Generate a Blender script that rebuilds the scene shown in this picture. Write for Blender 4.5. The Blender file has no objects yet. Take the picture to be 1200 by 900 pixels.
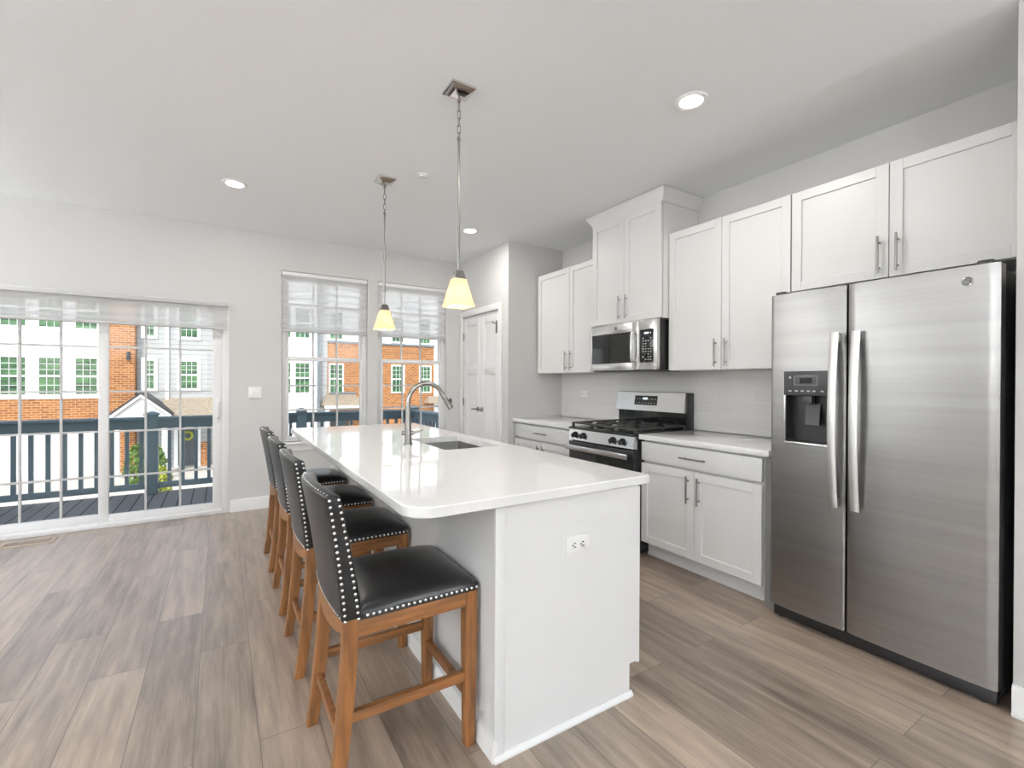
import bpy, bmesh, math, random
from mathutils import Vector, Matrix
random.seed(7)
S = bpy.context.scene
COL = S.collection
PI = math.pi

# ------------------------------------------------------------------ camera, world, lights, exposure
def look_basis():
    yw, pt, rl = math.radians(32.0864), math.radians(-.2107), math.radians(.234)
    F = Vector((math.sin(yw)*math.cos(pt), math.cos(yw)*math.cos(pt), math.sin(pt)))
    R = Vector((math.cos(yw), -math.sin(yw), 0)); U = R.cross(F)
    R2 = R*math.cos(rl)+U*math.sin(rl); U2 = -R*math.sin(rl)+U*math.cos(rl)
    return R2, U2, F
R2, U2, FW = look_basis()
cd = bpy.data.cameras.new('camera'); cam = bpy.data.objects.new('camera', cd); COL.objects.link(cam)
cd.sensor_fit = 'HORIZONTAL'; cd.sensor_width = 36; cd.lens = 544.54*36/1200
cd.shift_y = -.744/1200; cd.clip_start = .05; cd.clip_end = 300
m = Matrix((R2, U2, -FW)).transposed().to_4x4(); m.translation = (0, 0, 1.3018)
cam.matrix_world = m
S.camera = cam

vs = S.view_settings
vs.view_transform = 'Standard'; vs.look = 'None'; vs.gamma = 1; vs.use_curve_mapping = False
vs.exposure = 0.25
SKY, SUN, DOWNL, REARW, LEFTW, FILL_UP, PEND = .34, 2.3, 8, 7, 18, 215, 1.5

w = bpy.data.worlds.new('world'); S.world = w; w.use_nodes = True
nt = w.node_tree; bgn = nt.nodes['Background']
sky = nt.nodes.new('ShaderNodeTexSky'); sky.sky_type = 'NISHITA'; sky.sun_disc = False
sky.sun_elevation = math.radians(52); sky.sun_rotation = math.radians(210); sky.air_density = .8; sky.dust_density = 2.0
hs = nt.nodes.new('ShaderNodeHueSaturation'); hs.inputs['Saturation'].default_value = .55
nt.links.new(sky.outputs[0], hs.inputs['Color']); nt.links.new(hs.outputs[0], bgn.inputs[0]); bgn.inputs[1].default_value = SKY
sl = bpy.data.lights.new('sun', 'SUN'); so = bpy.data.objects.new('sun', sl); COL.objects.link(so)
sl.energy = SUN; sl.angle = math.radians(.6); sl.color = (1, .95, .87)
so.rotation_euler = Vector((.42, .72, -.95)).to_track_quat('-Z', 'Y').to_euler()

def area(name, loc, direction, sx, sy, power, color=(1, 1, 1), portal=False):
    l = bpy.data.lights.new(name, 'AREA'); o = bpy.data.objects.new(name, l); COL.objects.link(o)
    l.shape = 'RECTANGLE'; l.size = sx; l.size_y = sy; l.energy = power; l.color = color
    o.location = loc; o.rotation_euler = Vector(direction).to_track_quat('-Z', 'Y').to_euler()
    l.cycles.is_portal = portal
    return o
area('portal_slider', (-.9, 5.56, 1.0), (0, -1, 0), 1.95, 2.0, 1, portal=True)
area('portal_window', (.98, 5.56, 1.55), (0, -1, 0), .9, 1.8, 1, portal=True)
area('portal_window', (1.96, 5.56, 1.55), (0, -1, 0), .9, 1.8, 1, portal=True)
# added fill lamps inside the three unseen street-side windows, brightening the room
for wx in (-3.0, -1.0, 1.0):
    area('window_fill', (wx, -3.96, 1.5), (0, 1, .55), 1.4, 1.5, REARW, (.985, .99, 1))
# more added fill lamps, inside the two unseen windows of the left-hand wall
for wy in (-.6, 3.3):
    area('window_fill', (-4.5, wy, 1.5), (1, 0, .6), 2.0, 1.4, LEFTW, (.985, .99, 1))

# ------------------------------------------------------------------ helpers
class B:
    def __init__(s): s.bm = bmesh.new()
    def box(s, x0, x1, y0, y1, z0, z1, bev=0, seg=2):
        if x0 > x1: x0, x1 = x1, x0
        if y0 > y1: y0, y1 = y1, y0
        if z0 > z1: z0, z1 = z1, z0
        v = [s.bm.verts.new(p) for p in ((x0,y0,z0),(x1,y0,z0),(x1,y1,z0),(x0,y1,z0),(x0,y0,z1),(x1,y0,z1),(x1,y1,z1),(x0,y1,z1))]
        fs = [s.bm.faces.new([v[i] for i in q]) for q in ((3,2,1,0),(4,5,6,7),(0,1,5,4),(1,2,6,5),(2,3,7,6),(3,0,4,7))]
        if bev:
            es = list({e for f in fs for e in f.edges})
            bmesh.ops.bevel(s.bm, geom=es, offset=bev, segments=seg, profile=.5, affect='EDGES')
        return s
    def tube(s, pts, r, n=10, cap=True, closed=False):
        pts = [Vector(p) for p in pts]; k = len(pts)
        rs = r if isinstance(r, (list, tuple)) else [r]*k
        rings = []; prev = None
        for i, p in enumerate(pts):
            if closed: t = (pts[(i+1) % k]-pts[i-1]).normalized()
            else: t = ((pts[min(i+1, k-1)]-p).normalized()+(p-pts[max(i-1, 0)]).normalized()).normalized()
            if prev is None:
                a = Vector((0, 0, 1)) if abs(t.z) < .9 else Vector((1, 0, 0))
                prev = (a-t*a.dot(t)).normalized()
            else: prev = (prev-t*prev.dot(t)).normalized()
            q = t.cross(prev)
            rings.append([s.bm.verts.new(p+(prev*math.cos(2*PI*j/n)+q*math.sin(2*PI*j/n))*rs[i]) for j in range(n)])
        for i in range(k if closed else k-1):
            a, b = rings[i], rings[(i+1) % k]
            for j in range(n): s.bm.faces.new((a[j], a[(j+1) % n], b[(j+1) % n], b[j]))
        if cap and not closed:
            s.bm.faces.new(rings[0][::-1]); s.bm.faces.new(rings[-1])
        return s
    def cyl(s, p0, p1, r0, r1=None, n=20): return s.tube([p0, p1], [r0, r0 if r1 is None else r1], n)
    def loft(s, rings, cap0=True, cap1=True):
        vr = [[s.bm.verts.new(p) for p in r] for r in rings]; n = len(vr[0])
        for a, b in zip(vr, vr[1:]):
            for j in range(n): s.bm.faces.new((a[j], a[(j+1) % n], b[(j+1) % n], b[j]))
        if cap0: s.bm.faces.new(vr[0][::-1])
        if cap1: s.bm.faces.new(vr[-1])
        return s
    def prism(s, poly, axis, a, b):
        f = {'x': lambda p, t: (t, p[0], p[1]), 'y': lambda p, t: (p[0], t, p[1]), 'z': lambda p, t: (p[0], p[1], t)}[axis]
        return s.loft([[f(p, a) for p in poly], [f(p, b) for p in poly]])
    def lathe(s, prof, c=(0, 0, 0), n=24):
        c = Vector(c); rings = []
        for r, z in prof: rings.append([c+Vector((r*math.cos(2*PI*j/n), r*math.sin(2*PI*j/n), z)) for j in range(n)])
        return s.loft(rings)
    def grid(s, fn, nu, nv):
        g = [[s.bm.verts.new(fn(i/nu, j/nv)) for j in range(nv+1)] for i in range(nu+1)]
        for i in range(nu):
            for j in range(nv): s.bm.faces.new((g[i][j], g[i+1][j], g[i+1][j+1], g[i][j+1]))
        return s
    def ball(s, c, r, sc=(1, 1, 1), u=10, v=6):
        mt = Matrix.Translation(c) @ Matrix.Diagonal((r*sc[0], r*sc[1], r*sc[2], 1))
        bmesh.ops.create_uvsphere(s.bm, u_segments=u, v_segments=v, radius=1, matrix=mt); return s
    def build(s, name, mat, parent=None, ang=35):
        bm = s.bm
        bmesh.ops.recalc_face_normals(bm, faces=bm.faces)
        off = Vector((0, 0, 0)); p = parent
        while p is not None: off += p.location; p = p.parent
        if off.length: bmesh.ops.translate(bm, verts=bm.verts, vec=-off)
        me = bpy.data.meshes.new(name); bm.to_mesh(me); bm.free()
        for f in me.polygons: f.use_smooth = True
        me.set_sharp_from_angle(angle=math.radians(ang))
        me.materials.append(mat)
        o = bpy.data.objects.new(name, me); COL.objects.link(o); o.parent = parent
        return o
def tag(o, label, cat, group=None, kind=None):
    o['label'] = label; o['category'] = cat
    if group: o['group'] = group
    if kind: o['kind'] = kind
    return o
def thing(name, loc, label, cat, group=None):
    o = bpy.data.objects.new(name, None); COL.objects.link(o); o.location = loc; o.empty_display_size = .1
    return tag(o, label, cat, group)
def struct(name, b, mat, parent=None):
    o = b.build(name, mat, parent); o['kind'] = 'structure'; return o
def sempty(name, loc):
    o = bpy.data.objects.new(name, None); COL.objects.link(o); o.location = loc; o['kind'] = 'structure'; return o
def copy_tree(o, parent=None):
    c = o.copy(); COL.objects.link(c); c.parent = parent
    for ch in list(o.children): copy_tree(ch, c)
    return c
def lab(o, t): o['label'] = t; return o

# ------------------------------------------------------------------ materials
def newmat(name):
    m = bpy.data.materials.new(name); m.use_nodes = True
    return m, m.node_tree, m.node_tree.nodes['Principled BSDF']
def P(name, col, rough=.5, metal=0, spec=.5, bump=0, bscale=80, stretch=None, vary=0, coat=0):
    m, t, p = newmat(name)
    p.inputs['Base Color'].default_value = (*col, 1); p.inputs['Roughness'].default_value = rough
    p.inputs['Metallic'].default_value = metal; p.inputs['Specular IOR Level'].default_value = spec
    p.inputs['Coat Weight'].default_value = coat
    if bump or vary:
        tc = t.nodes.new('ShaderNodeTexCoord'); mp = t.nodes.new('ShaderNodeMapping'); nz = t.nodes.new('ShaderNodeTexNoise')
        if stretch: mp.inputs['Scale'].default_value = stretch
        nz.inputs['Scale'].default_value = bscale; nz.inputs['Detail'].default_value = 4
        t.links.new(tc.outputs['Object'], mp.inputs[0]); t.links.new(mp.outputs[0], nz.inputs['Vector'])
        if bump:
            bp = t.nodes.new('ShaderNodeBump'); bp.inputs['Strength'].default_value = bump; bp.inputs['Distance'].default_value = .002
            t.links.new(nz.outputs[0], bp.inputs['Height']); t.links.new(bp.outputs[0], p.inputs['Normal'])
        if vary:
            r = t.nodes.new('ShaderNodeMapRange'); r.inputs['From Min'].default_value = .3; r.inputs['From Max'].default_value = .7
            r.inputs['To Min'].default_value = 1-vary; r.inputs['To Max'].default_value = 1+vary
            mx = t.nodes.new('ShaderNodeMix'); mx.data_type = 'RGBA'; mx.blend_type = 'MULTIPLY'; mx.inputs[0].default_value = 1
            mx.inputs[6].default_value = (*col, 1)
            t.links.new(nz.outputs[0], r.inputs[0]); t.links.new(r.outputs[0], mx.inputs[7]); t.links.new(mx.outputs[2], p.inputs['Base Color'])
    return m
def emis(name, col, strength):
    m = bpy.data.materials.new(name); m.use_nodes = True; t = m.node_tree; t.nodes.clear()
    e = t.nodes.new('ShaderNodeEmission'); e.inputs[0].default_value = (*col, 1); e.inputs[1].default_value = strength
    o = t.nodes.new('ShaderNodeOutputMaterial'); t.links.new(e.outputs[0], o.inputs[0]); return m
def math_node(t, op, a, b=None, c=None):
    n = t.nodes.new('ShaderNodeMath'); n.operation = op
    for i, v in enumerate((a, b, c)):
        if v is None: continue
        if isinstance(v, (int, float)): n.inputs[i].default_value = v
        else: t.links.new(v, n.inputs[i])
    return n.outputs[0]

M = {}
M['wall'] = P('wall_paint', (.625, .617, .605), .85, bump=.05, bscale=300)
M['ceil'] = P('ceiling_paint', (.89, .905, .915), .9, bump=.08, bscale=200)
M['trim'] = P('white_trim', (.80, .795, .785), .4)
M['cab'] = P('white_cabinet', (.72, .715, .705), .38, bump=.02, bscale=150)
M['cabdark'] = P('cabinet_gap', (.10, .095, .09), .7)
M['vinyl'] = P('white_vinyl', (.78, .78, .78), .35)
M['plate'] = P('white_plastic', (.82, .81, .79), .3)
M['slot'] = P('outlet_slot', (.03, .03, .03), .5)
M['steel'] = P('stainless', (.345, .338, .33), .30, 1, bump=.02, bscale=1, stretch=(1, .5, 26), vary=.07)
M['steel2'] = P('bright_stainless', (.66, .655, .645), .24, 1)
M['steelh'] = P('handle_stainless', (.74, .735, .725), .38, 1)
M['nickel'] = P('brushed_nickel', (.30, .288, .272), .28, 1)
M['chrome'] = P('polished_nickel', (.72, .70, .68), .08, 1)
M['black'] = P('black_plastic', (.014, .014, .015), .35)
M['iron'] = P('cast_iron', (.035, .033, .032), .55, bump=.2, bscale=200)
M['bglass'] = P('black_glass', (.012, .014, .013), .06)
M['dkgray'] = P('dark_panel', (.045, .045, .046), .3)
M['legend'] = P('panel_print', (.5, .5, .5), .4)
M['quartz'] = P('white_quartz', (.76, .755, .745), .06, bump=0, vary=.02, bscale=30)
M['leather'] = P('black_leather', (.011, .011, .0112), .30, spec=.42, bump=.15, bscale=180)
M['nail'] = P('nailhead_steel', (.80, .79, .77), .22, 1)
M['oak'] = P('stool_wood', (.20, .080, .022), .5, bump=.06, bscale=5, stretch=(9, 9, 1), vary=.4)
M['oakh'] = P('stool_wood_rail', (.20, .080, .022), .5, bump=.06, bscale=5, stretch=(1, 9, 9), vary=.4)
M['slate'] = P('slate_paint', (.14, .215, .255), .55)
M['asph'] = P('asphalt_shingle', (.30, .25, .19), .9, vary=.3, bscale=12)
M['dksh'] = P('dark_shingle', (.05, .05, .055), .9, vary=.3, bscale=12)
M['hwhite'] = P('house_white', (.89, .905, .915), .6)
M['hgray'] = P('house_gray_siding', (.58, .59, .59), .6)
M['hdark'] = P('house_dark_corner', (.17, .2, .22), .7)
M['hdoor'] = P('house_door', (.06, .075, .09), .5)
M['concrete'] = P('driveway', (.52, .49, .44), .9, vary=.12, bscale=1.2)
M['bush'] = P('leaf_green', (.12, .22, .035), .6, vary=.4, bscale=8)
M['bushy'] = P('leaf_yellow_green', (.36, .40, .04), .6, vary=.4, bscale=8)
M['bark'] = P('bark', (.12, .08, .05), .9)
M['lawn'] = P('lawn', (.22, .30, .06), .9, vary=.5, bscale=6)
M['downlens'] = emis('lamp_lens', (1, .97, .92), 6)
M['bulb'] = emis('bulb', (1, .80, .52), 10)
M['rail'] = P('blind_rail', (.52, .52, .515), .5)
M['muntin'] = P('muntin_shaded', (.55, .55, .545), .4)  # vinyl muntins; their backlit shade is put into this gray
M['vent'] = P('floor_register', (.45, .36, .28), .5)
M['display'] = emis('display_digits', (.75, .9, 1), 1.5)
M['tape'] = P('tape_gray', (.4, .4, .4), .5)

# floor planks run along world Y
m, t, p = newmat('plank_floor'); M['floor'] = m
tc = t.nodes.new('ShaderNodeTexCoord'); sx = t.nodes.new('ShaderNodeSeparateXYZ'); t.links.new(tc.outputs['Object'], sx.inputs[0])
cb = t.nodes.new('ShaderNodeCombineXYZ')
t.links.new(math_node(t, 'ADD', sx.outputs[1], 10.3), cb.inputs[0]); t.links.new(math_node(t, 'ADD', sx.outputs[0], 10.18), cb.inputs[1])
bk = t.nodes.new('ShaderNodeTexBrick'); t.links.new(cb.outputs[0], bk.inputs['Vector'])
bk.inputs['Scale'].default_value = 1; bk.inputs['Brick Width'].default_value = 1.22; bk.inputs['Row Height'].default_value = .202
bk.inputs['Mortar Size'].default_value = .0014; bk.inputs['Mortar Smooth'].default_value = .1; bk.inputs['Bias'].default_value = 0
bk.offset = .37; bk.offset_frequency = 2
bk.inputs['Color1'].default_value = (0, 0, 0, 1); bk.inputs['Color2'].default_value = (1, 1, 1, 1); bk.inputs['Mortar'].default_value = (.0, .0, .0, 1)
# grain noise, offset per plank
vm = t.nodes.new('ShaderNodeVectorMath'); vm.operation = 'MULTIPLY_ADD'
mp = t.nodes.new('ShaderNodeMapping'); mp.inputs['Scale'].default_value = (13, 1.3, 1); t.links.new(tc.outputs['Object'], mp.inputs[0])
ofs = t.nodes.new('ShaderNodeVectorMath'); ofs.operation = 'SCALE'; ofs.inputs['Scale'].default_value = 17; t.links.new(bk.outputs['Color'], ofs.inputs[0])
ad = t.nodes.new('ShaderNodeVectorMath'); ad.operation = 'ADD'; t.links.new(mp.outputs[0], ad.inputs[0]); t.links.new(ofs.outputs[0], ad.inputs[1])
nz = t.nodes.new('ShaderNodeTexNoise'); nz.inputs['Scale'].default_value = 1.6; nz.inputs['Detail'].default_value = 7; nz.inputs['Roughness'].default_value = .62
t.links.new(ad.outputs[0], nz.inputs['Vector'])
mp2 = t.nodes.new('ShaderNodeMapping'); mp2.inputs['Scale'].default_value = (120, 3, 1); t.links.new(tc.outputs['Object'], mp2.inputs[0])
nz2 = t.nodes.new('ShaderNodeTexNoise'); nz2.inputs['Scale'].default_value = 1; nz2.inputs['Detail'].default_value = 3; t.links.new(mp2.outputs[0], nz2.inputs['Vector'])
sepc = t.nodes.new('ShaderNodeSeparateColor'); t.links.new(bk.outputs['Color'], sepc.inputs[0])
f1 = math_node(t, 'MULTIPLY_ADD', sepc.outputs[0], .38, .30)
f2 = math_node(t, 'ADD', f1, math_node(t, 'MULTIPLY', math_node(t, 'SUBTRACT', nz.outputs[0], .5), 1.5))
f3 = math_node(t, 'ADD', f2, math_node(t, 'MULTIPLY', math_node(t, 'SUBTRACT', nz2.outputs[0], .5), .35))
cr = t.nodes.new('ShaderNodeValToRGB'); t.links.new(f3, cr.inputs[0])
e = cr.color_ramp.elements
e[0].position = .05; e[0].color = (.100, .072, .053, 1); e[1].position = .95; e[1].color = (.43, .335, .255, 1)
k = e.new(.5); k.color = (.26, .198, .152, 1)
mx = t.nodes.new('ShaderNodeMix'); mx.data_type = 'RGBA'; mx.inputs[7].default_value = (.07, .055, .045, 1)
t.links.new(bk.outputs['Fac'], mx.inputs[0]); t.links.new(cr.outputs[0], mx.inputs[6]); t.links.new(mx.outputs[2], p.inputs['Base Color'])
p.inputs['Roughness'].default_value = .40; p.inputs['Specular IOR Level'].default_value = .85
p.inputs['Coat Weight'].default_value = .6; p.inputs['Coat Roughness'].default_value = .3
bp = t.nodes.new('ShaderNodeBump'); bp.inputs['Strength'].default_value = .12; bp.inputs['Distance'].default_value = .002
t.links.new(nz2.outputs[0], bp.inputs['Height']); t.links.new(bp.outputs[0], p.inputs['Normal'])

def brickmat(name, c1, c2, mortar, bw, rh, ms, rough, axes='xz', bump=.4, spec=.4, bias=0, offs=(0, 0), smooth=.1):
    m, t, p = newmat(name)
    tc = t.nodes.new('ShaderNodeTexCoord'); sx = t.nodes.new('ShaderNodeSeparateXYZ'); t.links.new(tc.outputs['Object'], sx.inputs[0])
    cb = t.nodes.new('ShaderNodeCombineXYZ')
    a = {'x': sx.outputs[0], 'y': sx.outputs[1], 'z': sx.outputs[2]}
    u = a[axes[0]] if len(axes) == 2 else math_node(t, 'ADD', sx.outputs[0], sx.outputs[1])
    t.links.new(math_node(t, 'ADD', u, 50+offs[0]), cb.inputs[0]); t.links.new(math_node(t, 'ADD', a[axes[-1]], 50+offs[1]), cb.inputs[1])
    bk = t.nodes.new('ShaderNodeTexBrick'); t.links.new(cb.outputs[0], bk.inputs['Vector'])
    bk.inputs['Scale'].default_value = 1; bk.inputs['Brick Width'].default_value = bw; bk.inputs['Row Height'].default_value = rh
    bk.inputs['Mortar Size'].default_value = ms; bk.inputs['Mortar Smooth'].default_value = smooth; bk.inputs['Bias'].default_value = bias
    bk.inputs['Color1'].default_value = (*c1, 1); bk.inputs['Color2'].default_value = (*c2, 1); bk.inputs['Mortar'].default_value = (*mortar, 1)
    t.links.new(bk.outputs['Color'], p.inputs['Base Color']); p.inputs['Roughness'].default_value = rough; p.inputs['Specular IOR Level'].default_value = spec
    if bump:
        bp = t.nodes.new('ShaderNodeBump'); bp.inputs['Strength'].default_value = bump; bp.inputs['Distance'].default_value = .003; bp.invert = True
        t.links.new(bk.outputs['Fac'], bp.inputs['Height']); t.links.new(bp.outputs[0], p.inputs['Normal'])
    return m
M['brick'] = brickmat('orange_brick', (.25, .075, .018), (.44, .165, .045), (.50, .35, .20), .30, .112, .013, .85, 'xyz', bump=0)
M['tile'] = brickmat('subway_tile', (.68, .665, .65), (.71, .695, .68), (.78, .77, .76), .305, .1015, .0022, .08, 'yz', bump=.5, spec=.5, offs=(.06, .0))
M['deck'] = brickmat('deck_boards', (.135, .14, .15), (.165, .17, .18), (.015, .015, .018), 60, .142, .009, .7, 'yx', bump=.3)
M['garage'] = brickmat('garage_panels', (.78, .78, .77), (.78, .78, .77), (.66, .66, .66), 1.2, .6, .008, .6, 'xz', bump=.1)
def siding(name, col, h):
    m, t, p = newmat(name)
    tc = t.nodes.new('ShaderNodeTexCoord'); sx = t.nodes.new('ShaderNodeSeparateXYZ'); t.links.new(tc.outputs['Object'], sx.inputs[0])
    fr = math_node(t, 'FRACT', math_node(t, 'DIVIDE', math_node(t, 'ADD', sx.outputs[2], 50), h))
    ln = math_node(t, 'LESS_THAN', fr, .11)
    mx = t.nodes.new('ShaderNodeMix'); mx.data_type = 'RGBA'; mx.inputs[6].default_value = (*col, 1); mx.inputs[7].default_value = (*[c*.6 for c in col], 1)
    t.links.new(ln, mx.inputs[0]); t.links.new(mx.outputs[2], p.inputs['Base Color']); p.inputs['Roughness'].default_value = .6
    return m
M['siding'] = siding('lap_siding', (.43, .44, .44), .26)
# house panes: reflected tree green painted into the colour, streaked by closed slat blinds
m, t, p = newmat('tree_reflect_pane'); M['hpane'] = m
tc = t.nodes.new('ShaderNodeTexCoord'); mp = t.nodes.new('ShaderNodeMapping'); mp.inputs['Scale'].default_value = (.6, .6, 3.5)
nz = t.nodes.new('ShaderNodeTexNoise'); nz.inputs['Scale'].default_value = 1.4; nz.inputs['Detail'].default_value = 3
t.links.new(tc.outputs['Object'], mp.inputs[0]); t.links.new(mp.outputs[0], nz.inputs['Vector'])
cr = t.nodes.new('ShaderNodeValToRGB'); e = cr.color_ramp.elements
e[0].position = .35; e[0].color = (.012, .045, .028, 1); e[1].position = .68; e[1].color = (.09, .24, .085, 1)
t.links.new(nz.outputs[0], cr.inputs[0]); t.links.new(cr.outputs[0], p.inputs['Base Color']); p.inputs['Roughness'].default_value = .15
# window glass: thin pane, mostly clear with a fresnel reflection
m = bpy.data.materials.new('clear_glass'); m.use_nodes = True; t = m.node_tree; t.nodes.clear(); M['glass'] = m
fr = t.nodes.new('ShaderNodeFresnel'); fr.inputs[0].default_value = 1.35
tr = t.nodes.new('ShaderNodeBsdfTransparent'); tr.inputs[0].default_value = (.97, .985, .975, 1)
gl = t.nodes.new('ShaderNodeBsdfGlossy'); gl.inputs['Roughness'].default_value = .01
mxs = t.nodes.new('ShaderNodeMixShader'); o = t.nodes.new('ShaderNodeOutputMaterial')
t.links.new(fr.outputs[0], mxs.inputs[0]); t.links.new(tr.outputs[0], mxs.inputs[1]); t.links.new(gl.outputs[0], mxs.inputs[2]); t.links.new(mxs.outputs[0], o.inputs[0])
# banded sheer roller fabric
m = bpy.data.materials.new('sheer_fabric'); m.use_nodes = True; t = m.node_tree; t.nodes.clear(); M['sheer'] = m
tc = t.nodes.new('ShaderNodeTexCoord'); sx = t.nodes.new('ShaderNodeSeparateXYZ'); t.links.new(tc.outputs['Object'], sx.inputs[0])
mp = t.nodes.new('ShaderNodeMapping'); mp.inputs['Scale'].default_value = (.8, .8, 26); nz = t.nodes.new('ShaderNodeTexNoise'); nz.inputs['Scale'].default_value = 1; nz.inputs['Detail'].default_value = 3
t.links.new(tc.outputs['Object'], mp.inputs[0]); t.links.new(mp.outputs[0], nz.inputs['Vector'])
band = math_node(t, 'SINE', math_node(t, 'MULTIPLY', sx.outputs[2], 2*PI/.075))
fac = math_node(t, 'MULTIPLY_ADD', band, .05, math_node(t, 'MULTIPLY_ADD', nz.outputs[0], .5, .14))
tr = t.nodes.new('ShaderNodeBsdfTransparent'); df = t.nodes.new('ShaderNodeBsdfDiffuse'); df.inputs[0].default_value = (.90, .90, .90, 1)
tl = t.nodes.new('ShaderNodeBsdfTranslucent'); tl.inputs[0].default_value = (.95, .95, .95, 1)
m1 = t.nodes.new('ShaderNodeMixShader'); m1.inputs[0].default_value = .75; t.links.new(df.outputs[0], m1.inputs[1]); t.links.new(tl.outputs[0], m1.inputs[2])
m2 = t.nodes.new('ShaderNodeMixShader'); t.links.new(fac, m2.inputs[0]); t.links.new(m1.outputs[0], m2.inputs[1]); t.links.new(tr.outputs[0], m2.inputs[2])
o = t.nodes.new('ShaderNodeOutputMaterial'); t.links.new(m2.outputs[0], o.inputs[0])
# frosted amber lamp glass
m = bpy.data.materials.new('lamp_shade_glass'); m.use_nodes = True; t = m.node_tree; t.nodes.clear(); M['shade'] = m
tl = t.nodes.new('ShaderNodeBsdfTranslucent'); tl.inputs[0].default_value = (.95, .78, .56, 1)
df = t.nodes.new('ShaderNodeBsdfDiffuse'); df.inputs[0].default_value = (.92, .78, .6, 1)
m1 = t.nodes.new('ShaderNodeMixShader'); m1.inputs[0].default_value = .45; t.links.new(tl.outputs[0], m1.inputs[1]); t.links.new(df.outputs[0], m1.inputs[2])
em = t.nodes.new('ShaderNodeEmission'); em.inputs[0].default_value = (1, .72, .42, 1); em.inputs[1].default_value = .16
a1 = t.nodes.new('ShaderNodeAddShader'); t.links.new(m1.outputs[0], a1.inputs[0]); t.links.new(em.outputs[0], a1.inputs[1])
o = t.nodes.new('ShaderNodeOutputMaterial'); t.links.new(a1.outputs[0], o.inputs[0])

# ------------------------------------------------------------------ room shell
YB, XW, H, XS, YS = 5.363, 3.317, 2.802, 2.59, 4.21
XL, YR = -4.6, -4.1
struct('floor', B().box(XL-.1, XW+.1, YR-.1, YB+.14, -.12, 0), M['floor'])
struct('ceiling', B().box(XL-.1, XW+.1, YR-.1, YB+.14, H, H+.2), M['ceil'])
b = B()   # back wall with its slider and two window openings; it carries on up the storey above
YO = YB+.14
for x0, x1, z0, z1 in ((XL-.1, -1.86, -.12, H), (-1.86, .075, 2.07, H), (.075, .534, -.12, H), (.534, 1.418, -.12, .66), (.534, 1.418, 2.45, H),
                       (1.418, 1.533, -.12, H), (1.533, 2.39, -.12, .66), (1.533, 2.39, 2.45, H), (2.39, XW+.1, -.12, H), (-6, 6, H, 6.2)):
    b.box(x0, x1, YB, YO, z0, z1)
struct('wall_back', b, M['wall'])
b = B()
for y0, y1, z0, z1 in ((YR, -1.7, 0, H), (-1.7, .5, 0, .7), (-1.7, .5, 2.3, H), (.5, 2.2, 0, H), (2.2, 4.4, 0, .7), (2.2, 4.4, 2.3, H), (4.4, YB, 0, H)):
    b.box(XL-.1, XL, y0, y1, z0, z1)
struct('wall_left', b, M['wall'])
b = B()
for x0, x1, z0, z1 in ((XL, -3.75, 0, H), (-3.75, 1.75, 0, .6), (-3.75, 1.75, 2.4, H), (-2.25, -1.75, .6, 2.4), (-.25, .25, .6, 2.4), (1.75, XW, 0, H)):
    b.box(x0, x1, YR-.1, YR, z0, z1)
struct('wall_rear', b, M['wall'])
struct('wall_right', B().box(XW, XW+.1, YR, YB, 0, H), M['wall'])
struct('wall_nook', B().box(2.645, XW, .34, .497, 0, H, .004), M['wall'])
# pantry: wall with a double-door opening, and its side wall at the end of the kitchen run
b = B(); b.box(XS, XS+.11, YS, 4.40, 0, H); b.box(XS, XS+.11, 4.40, 5.29, 2.10, H); b.box(XS, XS+.11, 5.29, YB, 0, H)
b.box(XS+.11, XW, YS, YS+.11, 0, H)
struct('wall_pantry', b, M['wall'])
def baseboard(name, x0, x1, y0, y1, d):
    # d: axis and sign of the outward face
    b = B()
    if d == '-y': b.prism([(y0, 0), (y0, .105), (y0+.004, .118), (y1, .12), (y1, 0)], 'x', x0, x1)
    else: b.prism([(x0, 0), (x0, .105), (x0+.004, .118), (x1, .12), (x1, 0)], 'y', y0, y1)
    return struct(name, b, M['trim'])
baseboard('baseboard_back', .08, XS-.001, YB-.015, YB, '-y')
baseboard('baseboard_nook', 2.630, 2.645, .34, .497, '-x')
baseboard('baseboard_pantry', XS-.015, XS, YS, 4.325, '-x')
b = B().box(2.618, 2.630, .34, .497, 0, .02, .004); struct('trim_1', b, M['trim'])

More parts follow.
